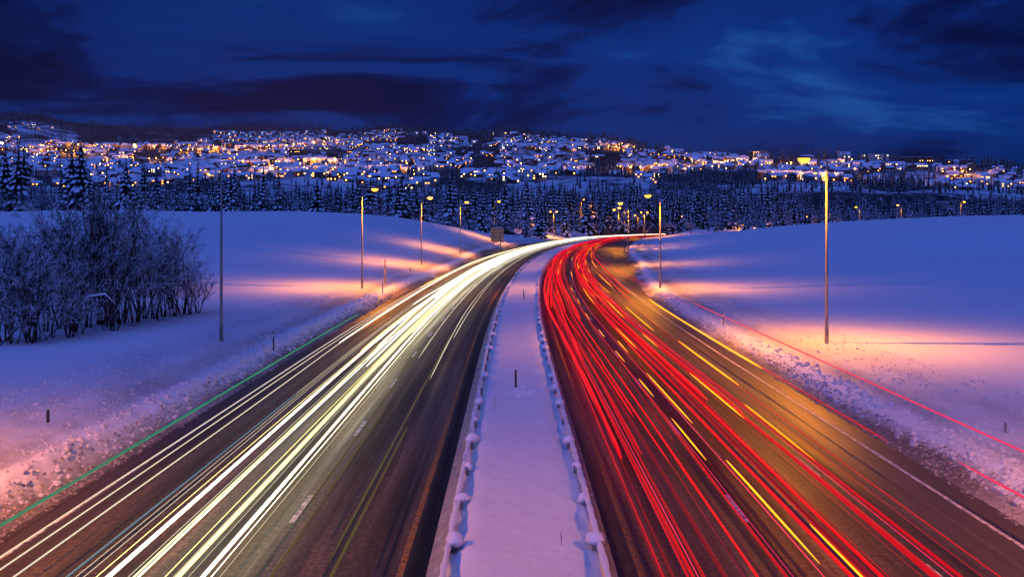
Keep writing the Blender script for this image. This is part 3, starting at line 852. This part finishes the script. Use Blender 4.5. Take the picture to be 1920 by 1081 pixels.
    trail(8.4, 3.8, 0.03, 60, 160, PINK, 'faint pink truck roof marker streak high over the distant departing lanes', 'faint high marker streaks', seed=302, wig=0.05)
    trail(9.7, 3.3, 0.03, 62, 170, PINK, 'faint pink truck roof marker streak high over the distant departing lanes', 'faint high marker streaks', seed=303, wig=0.05)
    trail(11.9, 0.9, 0.10, 54, 102, AMBER, 'long amber streak along the outer edge of the departing lanes', None, seed=305, wig=0.05)
    trail(11.95, 0.9, 0.07, 36, 104, RED2, 'red streak under the long amber one at the outer edge', None, seed=306, wig=0.05)
    trail(13.0, 0.9, 0.08, 14, 33, PINK, 'short pink streak at the gritty outer edge of the departing lanes', None, seed=307, wig=0.05)
    LA = 'broken amber indicator streak blinking along the departing lanes'
    GA = 'broken amber indicator streaks'
    for i, (d, spans) in enumerate(((5.55, [(33, 40), (45, 50), (56, 61), (68, 73)]), (6.15, [(23, 33), (39, 52), (60, 66)]), (6.75, [(16, 26), (62, 74), (96, 118)]), (8.15, [(40, 52), (63, 70), (82, 100)]), (8.75, [(33, 43), (72, 92), (110, 126)]), (9.6, [(48, 66), (120, 150)]), (5.2, [(80, 86), (95, 101), (112, 120)]), (7.5, [(130, 150), (165, 190), (210, 240)]), (8.9, [(150, 165), (185, 205), (230, 270)]), (10.2, [(170, 200), (220, 260), (290, 340)]), (6.3, [(140, 158), (200, 222), (300, 340)]), (4.6, [(150, 165), (185, 205), (240, 275)]), (9.3, [(270, 300), (330, 380)]))):
        root = empty('blinker_trail', (float(C(spans[0][0])) + d, spans[0][0], 0.95)); tag(root, LA, 'light trail', GA)
        bpy.context.view_layer.update()
        for sp in spans:
            o = trail(d, 0.95, 0.055 if d < 9 else 0.07, 0, 0, AMBER, None, None, seed=320 + i, wig=0.3, dashes=[sp], cat=None)
            o.name = 'dash'; o.parent = root; o.location = Vector(o.location) - Vector(root.location)

# ------------------------------------------------------------------ trees
def spruce_crown(seed, H, Rr, nw, nb, drop=0.55, load=0.93):
    """drooping dark boughs with pads of snow lying on their outer halves; returns verts, tris, material index (0 needles, 1 snow)"""
    rg = random.Random(seed)
    V = []; Fa = []; Mi = []
    nc = 7                                            # dense dark heart of the tree
    for k in range(nc): V.append((Rr * 0.42 * math.cos(6.283 * k / nc), Rr * 0.42 * math.sin(6.283 * k / nc), H * 0.06))
    V.append((0, 0, H * 0.97))
    for k in range(nc): Fa.append((k, (k + 1) % nc, nc)); Mi.append(0)
    for i in range(nw):
        t = (i + 0.5) / nw
        z0 = H * (0.07 + 0.91 * t)
        rad = Rr * ((1 - t) ** 0.8) * rg.uniform(0.82, 1.12) + 0.12
        off = rg.random() * 6.28
        n = max(4, int(nb * (0.55 + 0.45 * (1 - t))))
        for k in range(n):
            th = off + 2 * math.pi * (k + rg.uniform(-0.3, 0.3)) / n
            r = rad * rg.uniform(0.62, 1.15)
            w = r * rg.uniform(0.24, 0.36) + 0.10
            dz = r * drop * rg.uniform(0.7, 1.3)
            c, s_ = math.cos(th), math.sin(th)
            def P(a, bb, z): return (a * c - bb * s_, a * s_ + bb * c, z)
            b = len(V)
            V += [P(0, 0, z0), P(r * 0.5, 0, z0 - dz * 0.25), P(r * 0.66, w, z0 - dz * 1.05 - w * 0.4), P(r * 0.66, -w, z0 - dz * 1.05 - w * 0.4), P(r, 0, z0 - dz)]
            Fa += [(b, b + 1, b + 2), (b, b + 3, b + 1), (b + 1, b + 4, b + 2), (b + 1, b + 3, b + 4)]; Mi += [0] * 4
            if rg.random() < load:
                b = len(V); u = 0.05 + r * 0.035; q = rg.uniform(0.48, 0.78) * w; f0 = rg.uniform(0.25, 0.5)
                zi = lambda f: z0 - dz * (f * 0.5 if f < 0.5 else 0.25 + (f - 0.5) * 1.5)
                V += [P(r * f0, 0, zi(f0) + u), P(r * 0.68, 0, zi(0.68) + u * 2.4), P(r * 0.74, q, zi(0.72) - q * 0.55 + u * 0.6), P(r * 0.74, -q, zi(0.72) - q * 0.55 + u * 0.6), P(r * 1.03, 0, zi(1.0) + u * 0.4)]
                Fa += [(b, b + 1, b + 2), (b, b + 3, b + 1), (b + 1, b + 4, b + 2), (b + 1, b + 3, b + 4)]; Mi += [1] * 4
    b = len(V)
    for k in range(5): V.append((0.14 * math.cos(k * 1.257), 0.14 * math.sin(k * 1.257), H * 0.92))
    V.append((0, 0, H * 1.04))
    for k in range(5): Fa.append((b + k, b + (k + 1) % 5, b + 5)); Mi.append(k % 2)
    return np.array(V), np.array(Fa), np.array(Mi)
def spruce_proto(seed, H, Rr, nw, nb):
    V, Fa, Mi = spruce_crown(seed, H, Rr, nw, nb)
    cr = mesh_np('crown', V, Fa, [M_NEEDLE, M_CLEAN], False, Mi)
    tr = MB().tube([(0, 0, -0.6), (0, 0, H * 0.5), (0, 0, H * 0.95)], [H * 0.013, H * 0.009, 0.03], 7).mesh('trunk', M_TRUNK)
    return cr, tr
SPR = [spruce_proto(i, 20.0, rr, nw, nb) for i, (rr, nw, nb) in enumerate(((3.4, 14, 9), (4.0, 13, 10), (3.0, 15, 9), (4.5, 13, 10), (2.7, 15, 8), (3.7, 14, 9)))]
def bare_mesh(seed, H, stems, spread, levels=4, droop=0.0, n0=9, span=(0.45, 0.95)):
    rg = random.Random(seed)
    tw = MB(); tk = MB()
    def grow(p, dr, ln, rad, lev):
        nseg = 3 if lev > 0 else 5
        P = [p]; rr = [rad]
        q = p.copy(); dd = dr.copy()
        for i in range(nseg):
            dd = (dd + Vector((rg.gauss(0, .13), rg.gauss(0, .13), rg.gauss(0.03, .10) - droop * lev * 0.12))).normalized()
            q = q + dd * (ln / nseg); P.append(q.copy()); rr.append(max(0.014, rad * (1 - 0.8 * (i + 1) / nseg)))
        (tk if lev == 0 else tw).tube(P, rr, 5 if lev == 0 else 3, cap=False)
        if lev >= levels: return
        nch = (n0 if lev == 0 else 4 if lev == 1 else 3)
        for k in range(nch):
            f = rg.uniform(0.22 if lev == 0 else 0.2, 0.98)
            i = min(int(f * nseg), nseg - 1); fr = f * nseg - i
            b0 = P[i].lerp(P[i + 1], fr)
            axis = (P[i + 1] - P[i]).normalized()
            an = rg.random() * 6.28
            side = axis.orthogonal().normalized()
            side = Matrix.Rotation(an, 3, axis) @ side
            ang = rg.uniform(*span)
            nd_ = (axis * math.cos(ang) + side * math.sin(ang)).normalized()
            grow(b0, nd_, ln * rg.uniform(0.32, 0.52) * (1.15 - 0.45 * f), max(0.016, rr[i] * 0.6), lev + 1)
    for s in range(stems):
        a = rg.random() * 6.28
        dr = Vector((math.cos(a) * spread * rg.random(), math.sin(a) * spread * rg.random(), 1)).normalized()
        grow(Vector((math.cos(a) * 0.25, math.sin(a) * 0.25, -0.2)), dr, H * rg.uniform(0.75, 1.0), H * 0.010, 0)
    return tw.mesh('crown', M_TWIG), tk.mesh('trunk', M_BARK)
BARE = [bare_mesh(100 + i, 8.0, st, sp, 3, dp, 12, (0.22, 0.60) if dp < 0.2 else (0.45, 1.0)) for i, (st, sp, dp) in enumerate(((4, 0.20, 0), (5, 0.26, 0), (4, 0.16, 0), (5, 0.40, 0.3), (4, 0.5, 0.6), (6, 0.28, 0.1)))]
SHRUB = [bare_mesh(200 + i, 6.0, 4, 0.75, 3, 0.3, 9) for i in range(3)]
def tree(kind, proto, x, y, sc, lab, grp, z=None, sxy=None):
    r = empty(kind, (x, y, gz(x, y) if z is None else z), random.random() * 6.28)
    tag(r, lab, 'tree', grp)
    s2 = sxy or sc
    r.scale = (s2, s2, sc)
    link('crown', proto[0], r); link('trunk', proto[1], r)
    return r
# the clump of leafless bushes beside the unlit lamp post
rb = random.Random(21)
clump = []
for px, Y, sc in ((10, 68, .80), (45, 70, .85), (-40, 66, .8), (85, 74, .80), (120, 76, .95), (135, 74, .92), (165, 77, 1.02), (185, 79, 1.06), (205, 77, .98), (228, 80, 1.05), (250, 81, 1.05), (268, 84, .92), (290, 84, .82), (308, 86, .78), (325, 86, .70), (342, 88, .66), (360, 88, .58), (372, 89, .45), (150, 84, 1.0), (100, 82, .85), (60, 78, .75), (20, 76, .78), (210, 88, 1.0), (260, 90, .9), (-20, 73, .8), (320, 93, .7), (180, 90, 1.05), (130, 70.5, .55), (60, 67.5, .6), (215, 74.5, .6)):
    clump.append((px, Y, sc))
for i, (px, Y, sc) in enumerate(clump):
    p = BARE[i % 6] if px > 100 else BARE[(3 + i) % 6]
    lab = 'tall bare tree dusted with snow in the dense roadside clump' if sc > 0.9 else 'lower snow frosted bare bush in the dense roadside clump'
    tree('bare_tree', p, at(px, Y), Y, sc * 1.0, lab, 'tall trees of the roadside clump' if sc > 0.9 else 'low bushes of the roadside clump')
for i, (px, Y) in enumerate(((-10, 65.5), (25, 66.5), (58, 67), (95, 70), (150, 72), (200, 75), (250, 78), (300, 82), (345, 86), (75, 68.5), (5, 67.5))):
    tree('frosted_shrub', SHRUB[i % 3], at(px, Y), Y, 0.42 + 0.2 * ((i * 7) % 5) / 5 + (0.2 if px < 100 else 0), 'low shrub bent under snow at the foot of the roadside clump', 'snow bent shrubs at the foot of the clump')
def snow_branch():
    m = MB(); rg = random.Random(4)
    P0 = [(0, 0, -0.1), (0.5, -0.1, 1.7), (1.4, -0.2, 2.6), (2.4, -0.3, 2.75), (3.1, -0.3, 2.1)]
    m.tube(P0, [0.06, 0.05, 0.045, 0.035, 0.02], 5)
    x = at(128, 70); r = empty('bent_sapling', (x, 70, gz(x, 70))); tag(r, 'bent sapling bowed over by snow in front of the roadside clump', 'tree')
    m.build('trunk', M_BARK, r)
    s = MB(); s.tube([(0.5, -0.1, 1.76), (1.4, -0.2, 2.68), (2.4, -0.3, 2.83), (3.05, -0.3, 2.2)], [0.02, 0.045, 0.05, 0.02], 6)
    s.build('snow_load', M_CLEAN, r, smooth=True)
snow_branch()

# conifers as individuals: left wood edge, centre wood, right wood
sprs = []
def spruces(n, u0, u1, y0, y1, h0, h1, lab, grp, seed, minsep=3.0, only=None):
    rg = random.Random(seed); done = []
    tries = 0
    while len(done) < n and tries < n * 40:
        tries += 1
        Y = rg.uniform(y0, y1); px = rg.uniform(u0, u1); x = at(px, Y)
        if abs(x - float(C(Y))) < 22: continue
        if any((x - q[0]) ** 2 + (Y - q[1]) ** 2 < 11 ** 2 for q in LAMPS): continue
        if any((x - q[0]) ** 2 + (Y - q[1]) ** 2 < minsep ** 2 for q in done): continue
        done.append((x, Y))
        h = rg.uniform(h0, h1)
        k = rg.randrange(6)
        hq = 'tall' if h > h0 + (h1 - h0) * 0.66 else 'short' if h < h0 + (h1 - h0) * 0.33 else 'middling'
        sq = 'broad' if k in (1, 3) else 'slim' if k in (2, 4) else 'even'
        tree('spruce_tree', SPR[k], x, Y, h / 20.0, f'{hq} {sq} {lab}', f'{hq} {sq} {grp}', sxy=h / 20.0 * rg.uniform(0.9, 1.25))
spruces(52, -60, 530, 350, 420, 11, 19, 'snow laden spruce at the edge of the field behind the bare clump', 'spruces behind the left field crest', 1)
for px, Y, h in ((10, 372, 25), (35, 365, 24), (45, 380, 26), (135, 372, 24), (152, 368, 26), (200, 362, 17), (495, 372, 16)):
    tree('spruce_tree', SPR[(px // 7) % 6], at(px, Y), Y, h / 20, 'tall dark spruce towering over its neighbours at the field edge', 'tall spruces at the field edge')
spruces(118, 545, 1130, 450, 620, 15, 25, 'snow laden spruce in the wood behind the road sign', 'spruces in the wood behind the road sign', 2)
spruces(95, 1120, 1500, 560, 760, 15, 24, 'frosted spruce in the wood behind the far bend', 'spruces in the wood behind the far bend', 3)
spruces(40, 1400, 1920, 470, 640, 9, 16, 'dark spruce behind the crest of the open snowfield', 'spruces behind the snowfield crest', 4)
rg = random.Random(12)
for i in range(34):
    px = rg.uniform(-30, 560); Y = rg.uniform(345, 375)
    tree('frosted_shrub', SHRUB[i % 3], at(px, Y), Y, rg.uniform(0.9, 1.6), 'frosted leafless shrub at the field edge under the spruces', 'frosted shrubs at the field edge')
for i in range(30):
    px = rg.uniform(560, 1120); Y = rg.uniform(430, 480); x = at(px, Y)
    if abs(x - float(C(Y))) < 21: continue
    tree('frosted_shrub', SHRUB[i % 3], x, Y, rg.uniform(1.0, 1.9), 'frosted leafless shrub in front of the spruce wood by the bend', 'frosted shrubs by the bend')
for i in range(46):
    px = rg.uniform(1200, 1900); Y = rg.uniform(470, 600); x = at(px, Y)
    if abs(x - float(C(Y))) < 18: continue
    tree('frosted_shrub', SHRUB[i % 3], x, Y, rg.uniform(0.9, 1.7), 'leafless shrub lit orange by lamps behind the snowfield crest', 'shrubs behind the snowfield crest')

# masses of trees further off
def tree_mass(name, lab, pts, hs, m, nw, nb, seed, nv=5, wide=0.17, load=0.92):
    # the crown radii carry fixed offsets made for 20 m trees, so build at 20 and shrink
    prot = []
    for i in range(nv):
        V, Fa, Mi = spruce_crown(seed + i, 20.0, 20 * wide * (0.85 + 0.09 * i), nw, nb, 0.55, load)
        prot.append((V / 20.0, Fa, Mi))
    rgn = np.random.default_rng(seed)
    VV = []; FF = []; MM = []; base = 0
    for i, (p, h) in enumerate(zip(pts, hs)):
        V, Fa, Mi = prot[i % nv]; MM.append(Mi)
        a = rgn.random() * 6.28; c, s = math.cos(a), math.sin(a)
        W = np.stack([V[:, 0] * c - V[:, 1] * s, V[:, 0] * s + V[:, 1] * c, V[:, 2]], -1) * h + np.asarray(p)
        VV.append(W); FF.append(Fa + base); base += len(V)
    o = link(name, mesh_np(name, np.concatenate(VV), np.concatenate(FF), [m, M_CLEAN], False, np.concatenate(MM)))
    tag(o, lab, 'trees', kind='stuff')
rgn = np.random.default_rng(77)
pts = []; hs = []
while len(pts) < 1900:                                   # slope between the wood and the town
    px = rgn.uniform(-100, 2020); Y = rgn.uniform(520, 1000)
    x = at(px, Y)
    if abs(x - float(C(Y))) < 24 and Y < 760: continue
    dens = 0.35 + 0.65 * float(vnoise(x / 60.0, Y / 60.0) > -0.05)
    if px < 520 and Y > 620: dens *= 0.25
    if 640 < px < 1000 and 760 < Y < 1000: dens *= 0.12
    if px > 1380 and Y > 640: dens *= 0.45
    if float(vnoise(x / 55.0 + 40, Y / 90.0)) > 0.22: dens *= 0.08
    if rgn.random() > dens: continue
    pts.append((x, Y, gz(x, Y) - 0.4)); hs.append((rgn.uniform(10, 20) if Y < 760 else rgn.uniform(8, 15)) * (0.75 if px > 1380 else 1.0))
tree_mass('wood', 'spruce wood covering the slope below the town', pts, hs, M_NEEDLE, 8, 6, 300)
pts = []; hs = []
def dark_zone(px, py):
    """woods inside the town"""
    v = float(vnoise(px / 70.0, py / 16.0))
    z = v > 0.20
    z |= (1290 < px < 1420 and 322 < py < 352) or (1610 < px < 1760 and 322 < py < 346) or (150 < px < 370 and py < 272) or (30 < px < 200 and 245 < py < 275)
    return z
n = 0
while len(pts) < 6000:
    px = rgn.uniform(-150, 2070)
    ys = float(np.interp(px, SKY_U, SKY_Y))
    py = ys + 1 + (365 - ys) * rgn.random() ** 1.35
    top = (py - ys) < 10 + 14 * (px < 1250)
    if 1250 < px < 1840 and py - ys < 12 and rgn.random() < 0.7: continue
    if not (top or dark_zone(px, py) or rgn.random() < 0.30): continue
    x, Y = on_hill(px, py)
    if Y < 950: continue
    pts.append((x, Y, float(hill_z(np.array([x]), np.array([Y]))[0]) - 0.5)); hs.append(rgn.uniform(5, 19) * (1.2 if top else 0.8))
tree_mass('hillside_trees', 'dark trees between the houses and along the skyline of the hill', pts, hs, M_NEEDLE_FAR, 5, 4, 400, wide=0.20, load=0.8)

# ------------------------------------------------------------------ the town
WALLS = [('white', (0.55, 0.54, 0.52)), ('dark brown', (0.06, 0.035, 0.025)), ('red', (0.16, 0.03, 0.02)), ('grey', (0.18, 0.18, 0.19)), ('ochre', (0.32, 0.18, 0.06))]
MW = [plain('wall_' + n.replace(' ', '_'), c, 0.8, 0, 0.1, 0.6) for n, c in WALLS]
M_WIN = [emit('lit_window_warm', (1.0, 0.50, 0.11), 6.5, 'NONE'), emit('lit_window_white', (1.0, 0.74, 0.40), 6.5, 'NONE'), emit('lit_window_orange', (1.0, 0.32, 0.04), 6.0, 'NONE')]
M_PANE = plain('dark_pane', (0.02, 0.025, 0.03), 0.15)
def house_meshes(w, dp, hw, hr, wm):
    wl = MB(); wl.box((0, 0, hw / 2 - 0.6), (w, dp, hw + 1.2))
    b = len(wl.v)
    for sx in (-1, 1):
        wl.v += [(sx * w / 2, -dp / 2, hw), (sx * w / 2, dp / 2, hw), (sx * w / 2, 0, hw + hr)]
    wl.face((b, b + 1, b + 2)); wl.face((b + 3, b + 5, b + 4))
    rf = MB(); ov = 0.7; th = 0.45
    for sy in (-1, 1):
        b = len(rf.v); e = dp / 2 + ov; zl = hw - hr * ov / (dp / 2)
        for zz in (0.02, th):
            rf.v += [(-w / 2 - 0.5, sy * e, zl + zz), (w / 2 + 0.5, sy * e, zl + zz), (w / 2 + 0.5, 0, hw + hr + zz), (-w / 2 - 0.5, 0, hw + hr + zz)]
        for q in ((0, 1, 2, 3), (7, 6, 5, 4), (0, 4, 5, 1), (1, 5, 6, 2), (3, 7, 4, 0)):
            rf.face([b + k for k in (q if sy > 0 else q[::-1])])
    return wl.mesh('wall', wm), rf.mesh('roof', M_CLEAN)
SIZES = [(11, 8.5, 3.0, 2.6), (13, 9, 5.4, 2.8), (9, 8, 5.2, 3.0), (16, 9, 5.6, 2.4), (22, 10, 6.0, 2.2)]
SNAMES = ['single storey', 'two storey', 'narrow two storey', 'wide two storey', 'long terraced']
HM = {}
for si, s in enumerate(SIZES):
    for wi in range(len(MW)): HM[si, wi] = house_meshes(*s, MW[wi])
win_m = [MB().box((0, 0, 0), (1.5, 0.12, 1.3)).mesh('window', m) for m in M_WIN]
pane_m = MB().box((0, 0, 0), (1.4, 0.12, 1.3)).mesh('window', M_PANE)
chim_m = MB().box((0, 0, 0.3), (0.7, 0.7, 1.6)).mesh('chimney', MW[3])
def town_density(px, py):
    ys = float(np.interp(px, SKY_U, SKY_Y))
    bot = float(np.interp(px, [0, 200, 400, 560, 640, 760, 860, 960, 1060, 1130, 1200, 1290, 1300, 1430, 1440, 1600, 1700, 1760, 1920], [340, 352, 345, 340, 346, 352, 342, 345, 344, 330, 352, 352, 320, 320, 348, 350, 330, 352, 352]))
    top = ys + (26 if px < 400 else 12 if px < 1250 else 3)
    if py > bot or py < top: return 0
    if dark_zone(px, py): return 0.04
    if px > 1800: return 0.3 if 318 < py < 352 else 0
    return 1
hrg = random.Random(55); placed = []
tries = 0
while len(placed) < 1900 and tries < 160000:
    tries += 1
    px = hrg.uniform(-40, 1940); py = hrg.uniform(225, 354)
    if hrg.random() > town_density(px, py): continue
    x, Y = on_hill(px, py)
    sep = 10.5 + Y * 0.0014
    if any(abs(x - q[0]) < sep and abs(Y - q[1]) < sep * 1.3 for q in placed): continue
    placed.append((x, Y, px, py))
placed.sort(key=lambda q: q[1])
far_v = []; far_f = []; far_m = []; far_b = 0
TONE = ['warm yellow', 'pale', 'orange']
for i, (x, Y, px, py) in enumerate(placed):
    z = float(hill_z(np.array([x]), np.array([Y]))[0])
    si = hrg.choice([0, 0, 1, 1, 2, 2, 2, 3, 4]); wi = hrg.choice([0, 0, 1, 1, 2, 3, 4])
    rz = hrg.gauss(0, 0.35) + math.atan2(-x, Y) * 0.5 + (math.pi / 2 if hrg.random() < 0.25 else 0)
    w, dp, hw, hr = SIZES[si]
    lit = hrg.randrange(3) if hrg.random() < 0.9 else 3
    nw = max(3, int(w / 3.0)); storeys = 1 if hw < 4 else 2
    lights = []
    for f in range(storeys):
        for k in range(nw):
            lights.append((-w / 2 + w * (k + 0.5) / nw, 1.6 + 2.7 * f, hrg.random() < 0.33))
    if i < 290:
        r = empty('house', (x, Y, z + 0.3), rz)
        kindlab = f'{SNAMES[si]} {WALLS[wi][0]} house under snow with ' + (f'{TONE[lit]} lit windows' if lit < 3 else 'dark windows')
        tag(r, kindlab, 'house', kindlab.replace('house', 'houses', 1)[:60] + ' in the town')
        link('wall', HM[si, wi][0], r); ro = link('roof', HM[si, wi][1], r)
        c = link('chimney', chim_m, ro, (w * 0.2, 0.6, hw + hr))
        turned = abs(math.cos(rz)) < 0.7
        for (wx, wz, on) in lights:
            link('window', win_m[lit] if (on and lit < 3) else pane_m, r, (wx, -dp / 2 - 0.03, wz))
        if turned:
            sgn = -1 if math.sin(rz) > 0 else 1
            for (wy, wz) in ((-dp / 4, 1.6), (dp / 4, 1.6), (0, 4.3)):
                q = link('window', win_m[lit] if (hrg.random() < 0.5 and lit < 3) else pane_m, r, (sgn * (w / 2 + 0.03), wy, wz))
                q.rotation_euler.z = math.pi / 2
    else:
        ca, sa = math.cos(rz), math.sin(rz)
        def tr(V):
            V = np.asarray(V, dtype=float)
            return np.stack([V[:, 0] * ca - V[:, 1] * sa + x, V[:, 0] * sa + V[:, 1] * ca + Y, V[:, 2] + z + 0.3], -1)
        Vb = [(-w/2, -dp/2, -1.5), (w/2, -dp/2, -1.5), (w/2, dp/2, -1.5), (-w/2, dp/2, -1.5), (-w/2, -dp/2, hw), (w/2, -dp/2, hw), (w/2, dp/2, hw), (-w/2, dp/2, hw), (-w/2, 0, hw+hr), (w/2, 0, hw+hr)]
        Fb = [(0, 1, 5, 4), (1, 2, 6, 5), (2, 3, 7, 6), (3, 0, 4, 7), (4, 7, 8, 8), (5, 9, 6, 6)]
        e = 0.7
        Vr = [(-w/2-.4, -dp/2-e, hw-.4), (w/2+.4, -dp/2-e, hw-.4), (w/2+.4, 0, hw+hr+.3), (-w/2-.4, 0, hw+hr+.3), (-w/2-.4, dp/2+e, hw-.4), (w/2+.4, dp/2+e, hw-.4)]
        Fr = [(0, 1, 2, 3), (3, 2, 5, 4)]
        far_v.append(tr(Vb)); far_f += [tuple(k + far_b for k in f) for f in Fb]; far_m += [wi] * 6; far_b += 10
        far_v.append(tr(Vr)); far_f += [tuple(k + far_b for k in f) for f in Fr]; far_m += [5] * 2; far_b += 6
        for (wx, wz, on) in lights:
            if not on or lit == 3 or hrg.random() < 0.25: continue
            hx, hz = 0.65, 0.6
            Vw = [(wx-hx, -dp/2-.06, wz-hz), (wx+hx, -dp/2-.06, wz-hz), (wx+hx, -dp/2-.06, wz+hz), (wx-hx, -dp/2-.06, wz+hz)]
            far_v.append(tr(Vw)); far_f.append(tuple(k + far_b for k in range(4))); far_m.append(6 + lit); far_b += 4
me = bpy.data.meshes.new('distant_houses')
me.from_pydata(np.concatenate(far_v).tolist(), [], [tuple(dict.fromkeys(f)) for f in far_f])
for m in MW + [M_CLEAN] + M_WIN: me.materials.append(m)
me.polygons.foreach_set('material_index', far_m); me.update()
tag(link('distant_houses', me), 'crowd of tiny snow roofed houses with lit windows high on the hillside', 'houses', kind='stuff')

# long lit blocks and the church on the ridge
def block(px, py, w, hw, lab, rows_=2, lit=0, rz=0.0, wm=0):
    x, Y = on_hill(px, py); z = float(hill_z(np.array([x]), np.array([Y]))[0])
    r = empty('apartment_block', (x, Y, z), rz); tag(r, lab, 'building')
    MB().box((0, 0, hw / 2 - 2), (w, 14, hw + 4)).build('wall', MW[wm], r)
    MB().box((0, 0, hw + 0.35), (w + 1, 15, 0.7)).build('roof', M_CLEAN, r)
    n = int(w / 4)
    for f in range(rows_):
        for k in range(n):
            on = hrg.random() < 0.3
            q = link('window', win_m[lit] if on else pane_m, r, (-w / 2 + w * (k + 0.5) / n, -7.05, hw * (f + 0.55) / rows_)); q.scale = (0.9, 1, 0.9)
block(1290, 293, 46, 7, 'long low block with a row of glowing windows below the ridge')
block(1330, 290, 38, 7, 'flat roofed block with two rows of warm windows on the ridge', 2, 0)
block(1640, 300, 44, 9, 'long pale block on the ridge beside the white church', 2, 1)
block(1720, 303, 50, 8, 'broad flat roofed school block along the ridge', 2, 0, 0, 2)
block(1800, 308, 46, 7, 'low dark block at the wooded end of the ridge', 1, 0, 0, 1)
block(1420, 292, 30, 10, 'three storey block at the ridge crest with scattered lit windows', 3, 0, 0.1, 4)
block(540, 286, 60, 8, 'long dark hall with a bright strip of windows in the middle of town', 1, 0, 0, 1)
block(310, 322, 34, 5, 'terraced row house with orange glowing front, low in the town', 1, 2, 0.35, 2)
block(345, 318, 34, 5, 'terraced row house with dim front, behind the orange terraces', 1, 2, 0.35, 3)
block(372, 320, 30, 5, 'terraced row house with red lit front at the end of its row', 1, 2, 0.35, 2)
def church():
    x, Y = on_hill(1583, 297); z = float(hill_z(np.array([x]), np.array([Y]))[0])
    r = empty('church', (x, Y, z), 0.2); tag(r, 'small white church with pointed steeple on the ridge', 'church')
    wl, rf = house_meshes(20, 10, 7, 5, MW[0]); link('wall', wl, r); link('roof', rf, r)
    MB().box((-12, 0, 6), (5, 5, 15)).build('tower', MW[0], r)
    s = MB(); s.v += [(-14.7, -2.7, 13.4), (-9.3, -2.7, 13.4), (-9.3, 2.7, 13.4), (-14.7, 2.7, 13.4), (-12, 0, 23)]
    for f in ((0, 1, 4), (1, 2, 4), (2, 3, 4), (3, 0, 4), (3, 2, 1, 0)): s.face(f)
    s.build('steeple', MW[3], r)
    for k in range(4): link('window', win_m[1] if k % 2 else pane_m, r, (-6 + 4 * k, -5.05, 3.2))
church()

# street lamps of the town
pole_m = MB().tube([(0, 0, -0.5), (0, 0, 7.0)], [0.10, 0.06], 5).mesh('pole', M_POLE)
arm_m = MB().tube([(0, 0, 6.9), (0, -0.5, 7.15), (0, -1.2, 7.2)], 0.05, 4).mesh('arm', M_POLE)
gm = MB()
for i, (zz, rr) in enumerate(((0.25, 0.12), (0.1, 0.42), (-0.15, 0.42), (-0.33, 0.12))):
    for k in range(8): gm.v.append((rr * math.cos(k * math.pi / 4), -1.4 + rr * math.sin(k * math.pi / 4), 7.05 + zz))
for i in range(3):
    for k in range(8): gm.face((i * 8 + k, i * 8 + (k + 1) % 8, (i + 1) * 8 + (k + 1) % 8, (i + 1) * 8 + k))
gm.face([24 + k for k in range(8)]); gm.face(list(range(8))[::-1])
globe_m = gm.mesh('lamp_globe', M_TOWNLENS)
lrg = random.Random(91)
spots = []
for (u0, v0, u1, v1, n) in ((0, 275, 60, 285, 3), (60, 281, 330, 283, 8), (330, 287, 430, 283, 6), (440, 285, 640, 268, 14), (430, 312, 640, 305, 14), (420, 335, 620, 330, 10), (640, 330, 760, 325, 8), (1140, 283, 1185, 283, 5), (1160, 322, 1300, 312, 8), (1300, 310, 1430, 305, 9), (1440, 340, 1600, 345, 9), (1740, 345, 1830, 325, 6), (1440, 318, 1600, 310, 8), (930, 325, 1090, 318, 9), (40, 292, 160, 296, 8), (200, 300, 330, 305, 6)):
    for k in range(n):
        f = (k + lrg.uniform(0.1, 0.9)) / n
        spots.append((u0 + (u1 - u0) * f, v0 + (v1 - v0) * f + lrg.uniform(-2, 2)))
while len(spots) < 290:
    px, py = lrg.uniform(0, 1880), lrg.uniform(245, 350)
    if town_density(px, py) > 0.5: spots.append((px, py))
for i, (px, py) in enumerate(spots):
    x, Y = on_hill(px, py); z = float(hill_z(np.array([x]), np.array([Y]))[0])
    r = empty('town_street_lamp', (x, Y, z)); tag(r, 'tiny orange street lamp glowing between the houses of the town', 'street lamp', 'street lamps of the town')
    link('pole', pole_m, r); link('arm', arm_m, r); gl = link('lamp_globe', globe_m, r)
    s = 1.0
    if i < 130:
        l = bpy.data.lights.new('lamp_bulb', 'POINT'); l.energy = 32000 * (Y / 1400); l.color = (1.0, 0.36, 0.06); l.shadow_soft_size = 0.5
        o = bpy.data.objects.new('lamp_bulb', l); COL.objects.link(o); o.parent = r; o.location = (0, -2.2, 6.3)

HAZE = 2.5e-5
if HAZE > 0:
    hz = MB().box((0, 3400, 235), (17500, 7200, 530)).build('haze', None)
    m = bpy.data.materials.new('cold_air'); m.use_nodes = True
    tt = m.node_tree
    for n in list(tt.nodes): tt.nodes.remove(n)
    oo = tt.nodes.new('ShaderNodeOutputMaterial'); vv = tt.nodes.new('ShaderNodeVolumePrincipled')
    vv.inputs['Color'].default_value = (0.9, 0.93, 1.0, 1); vv.inputs['Density'].default_value = HAZE; vv.inputs['Anisotropy'].default_value = 0.3
    tt.links.new(vv.outputs[0], oo.inputs['Volume'])
    hz.data.materials.clear(); hz.data.materials.append(m)
    tag(hz, 'thin cold evening haze lying over the road and the town', 'haze', kind='stuff')

scene.render.engine = 'CYCLES'
scene.cycles.use_light_tree = True
scene.cycles.max_bounces = 4
scene.cycles.diffuse_bounces = 2
scene.cycles.glossy_bounces = 2
print('objects', len(bpy.data.objects), 'tris', sum(sum(len(p.vertices) - 2 for p in m.polygons) for m in bpy.data.meshes))
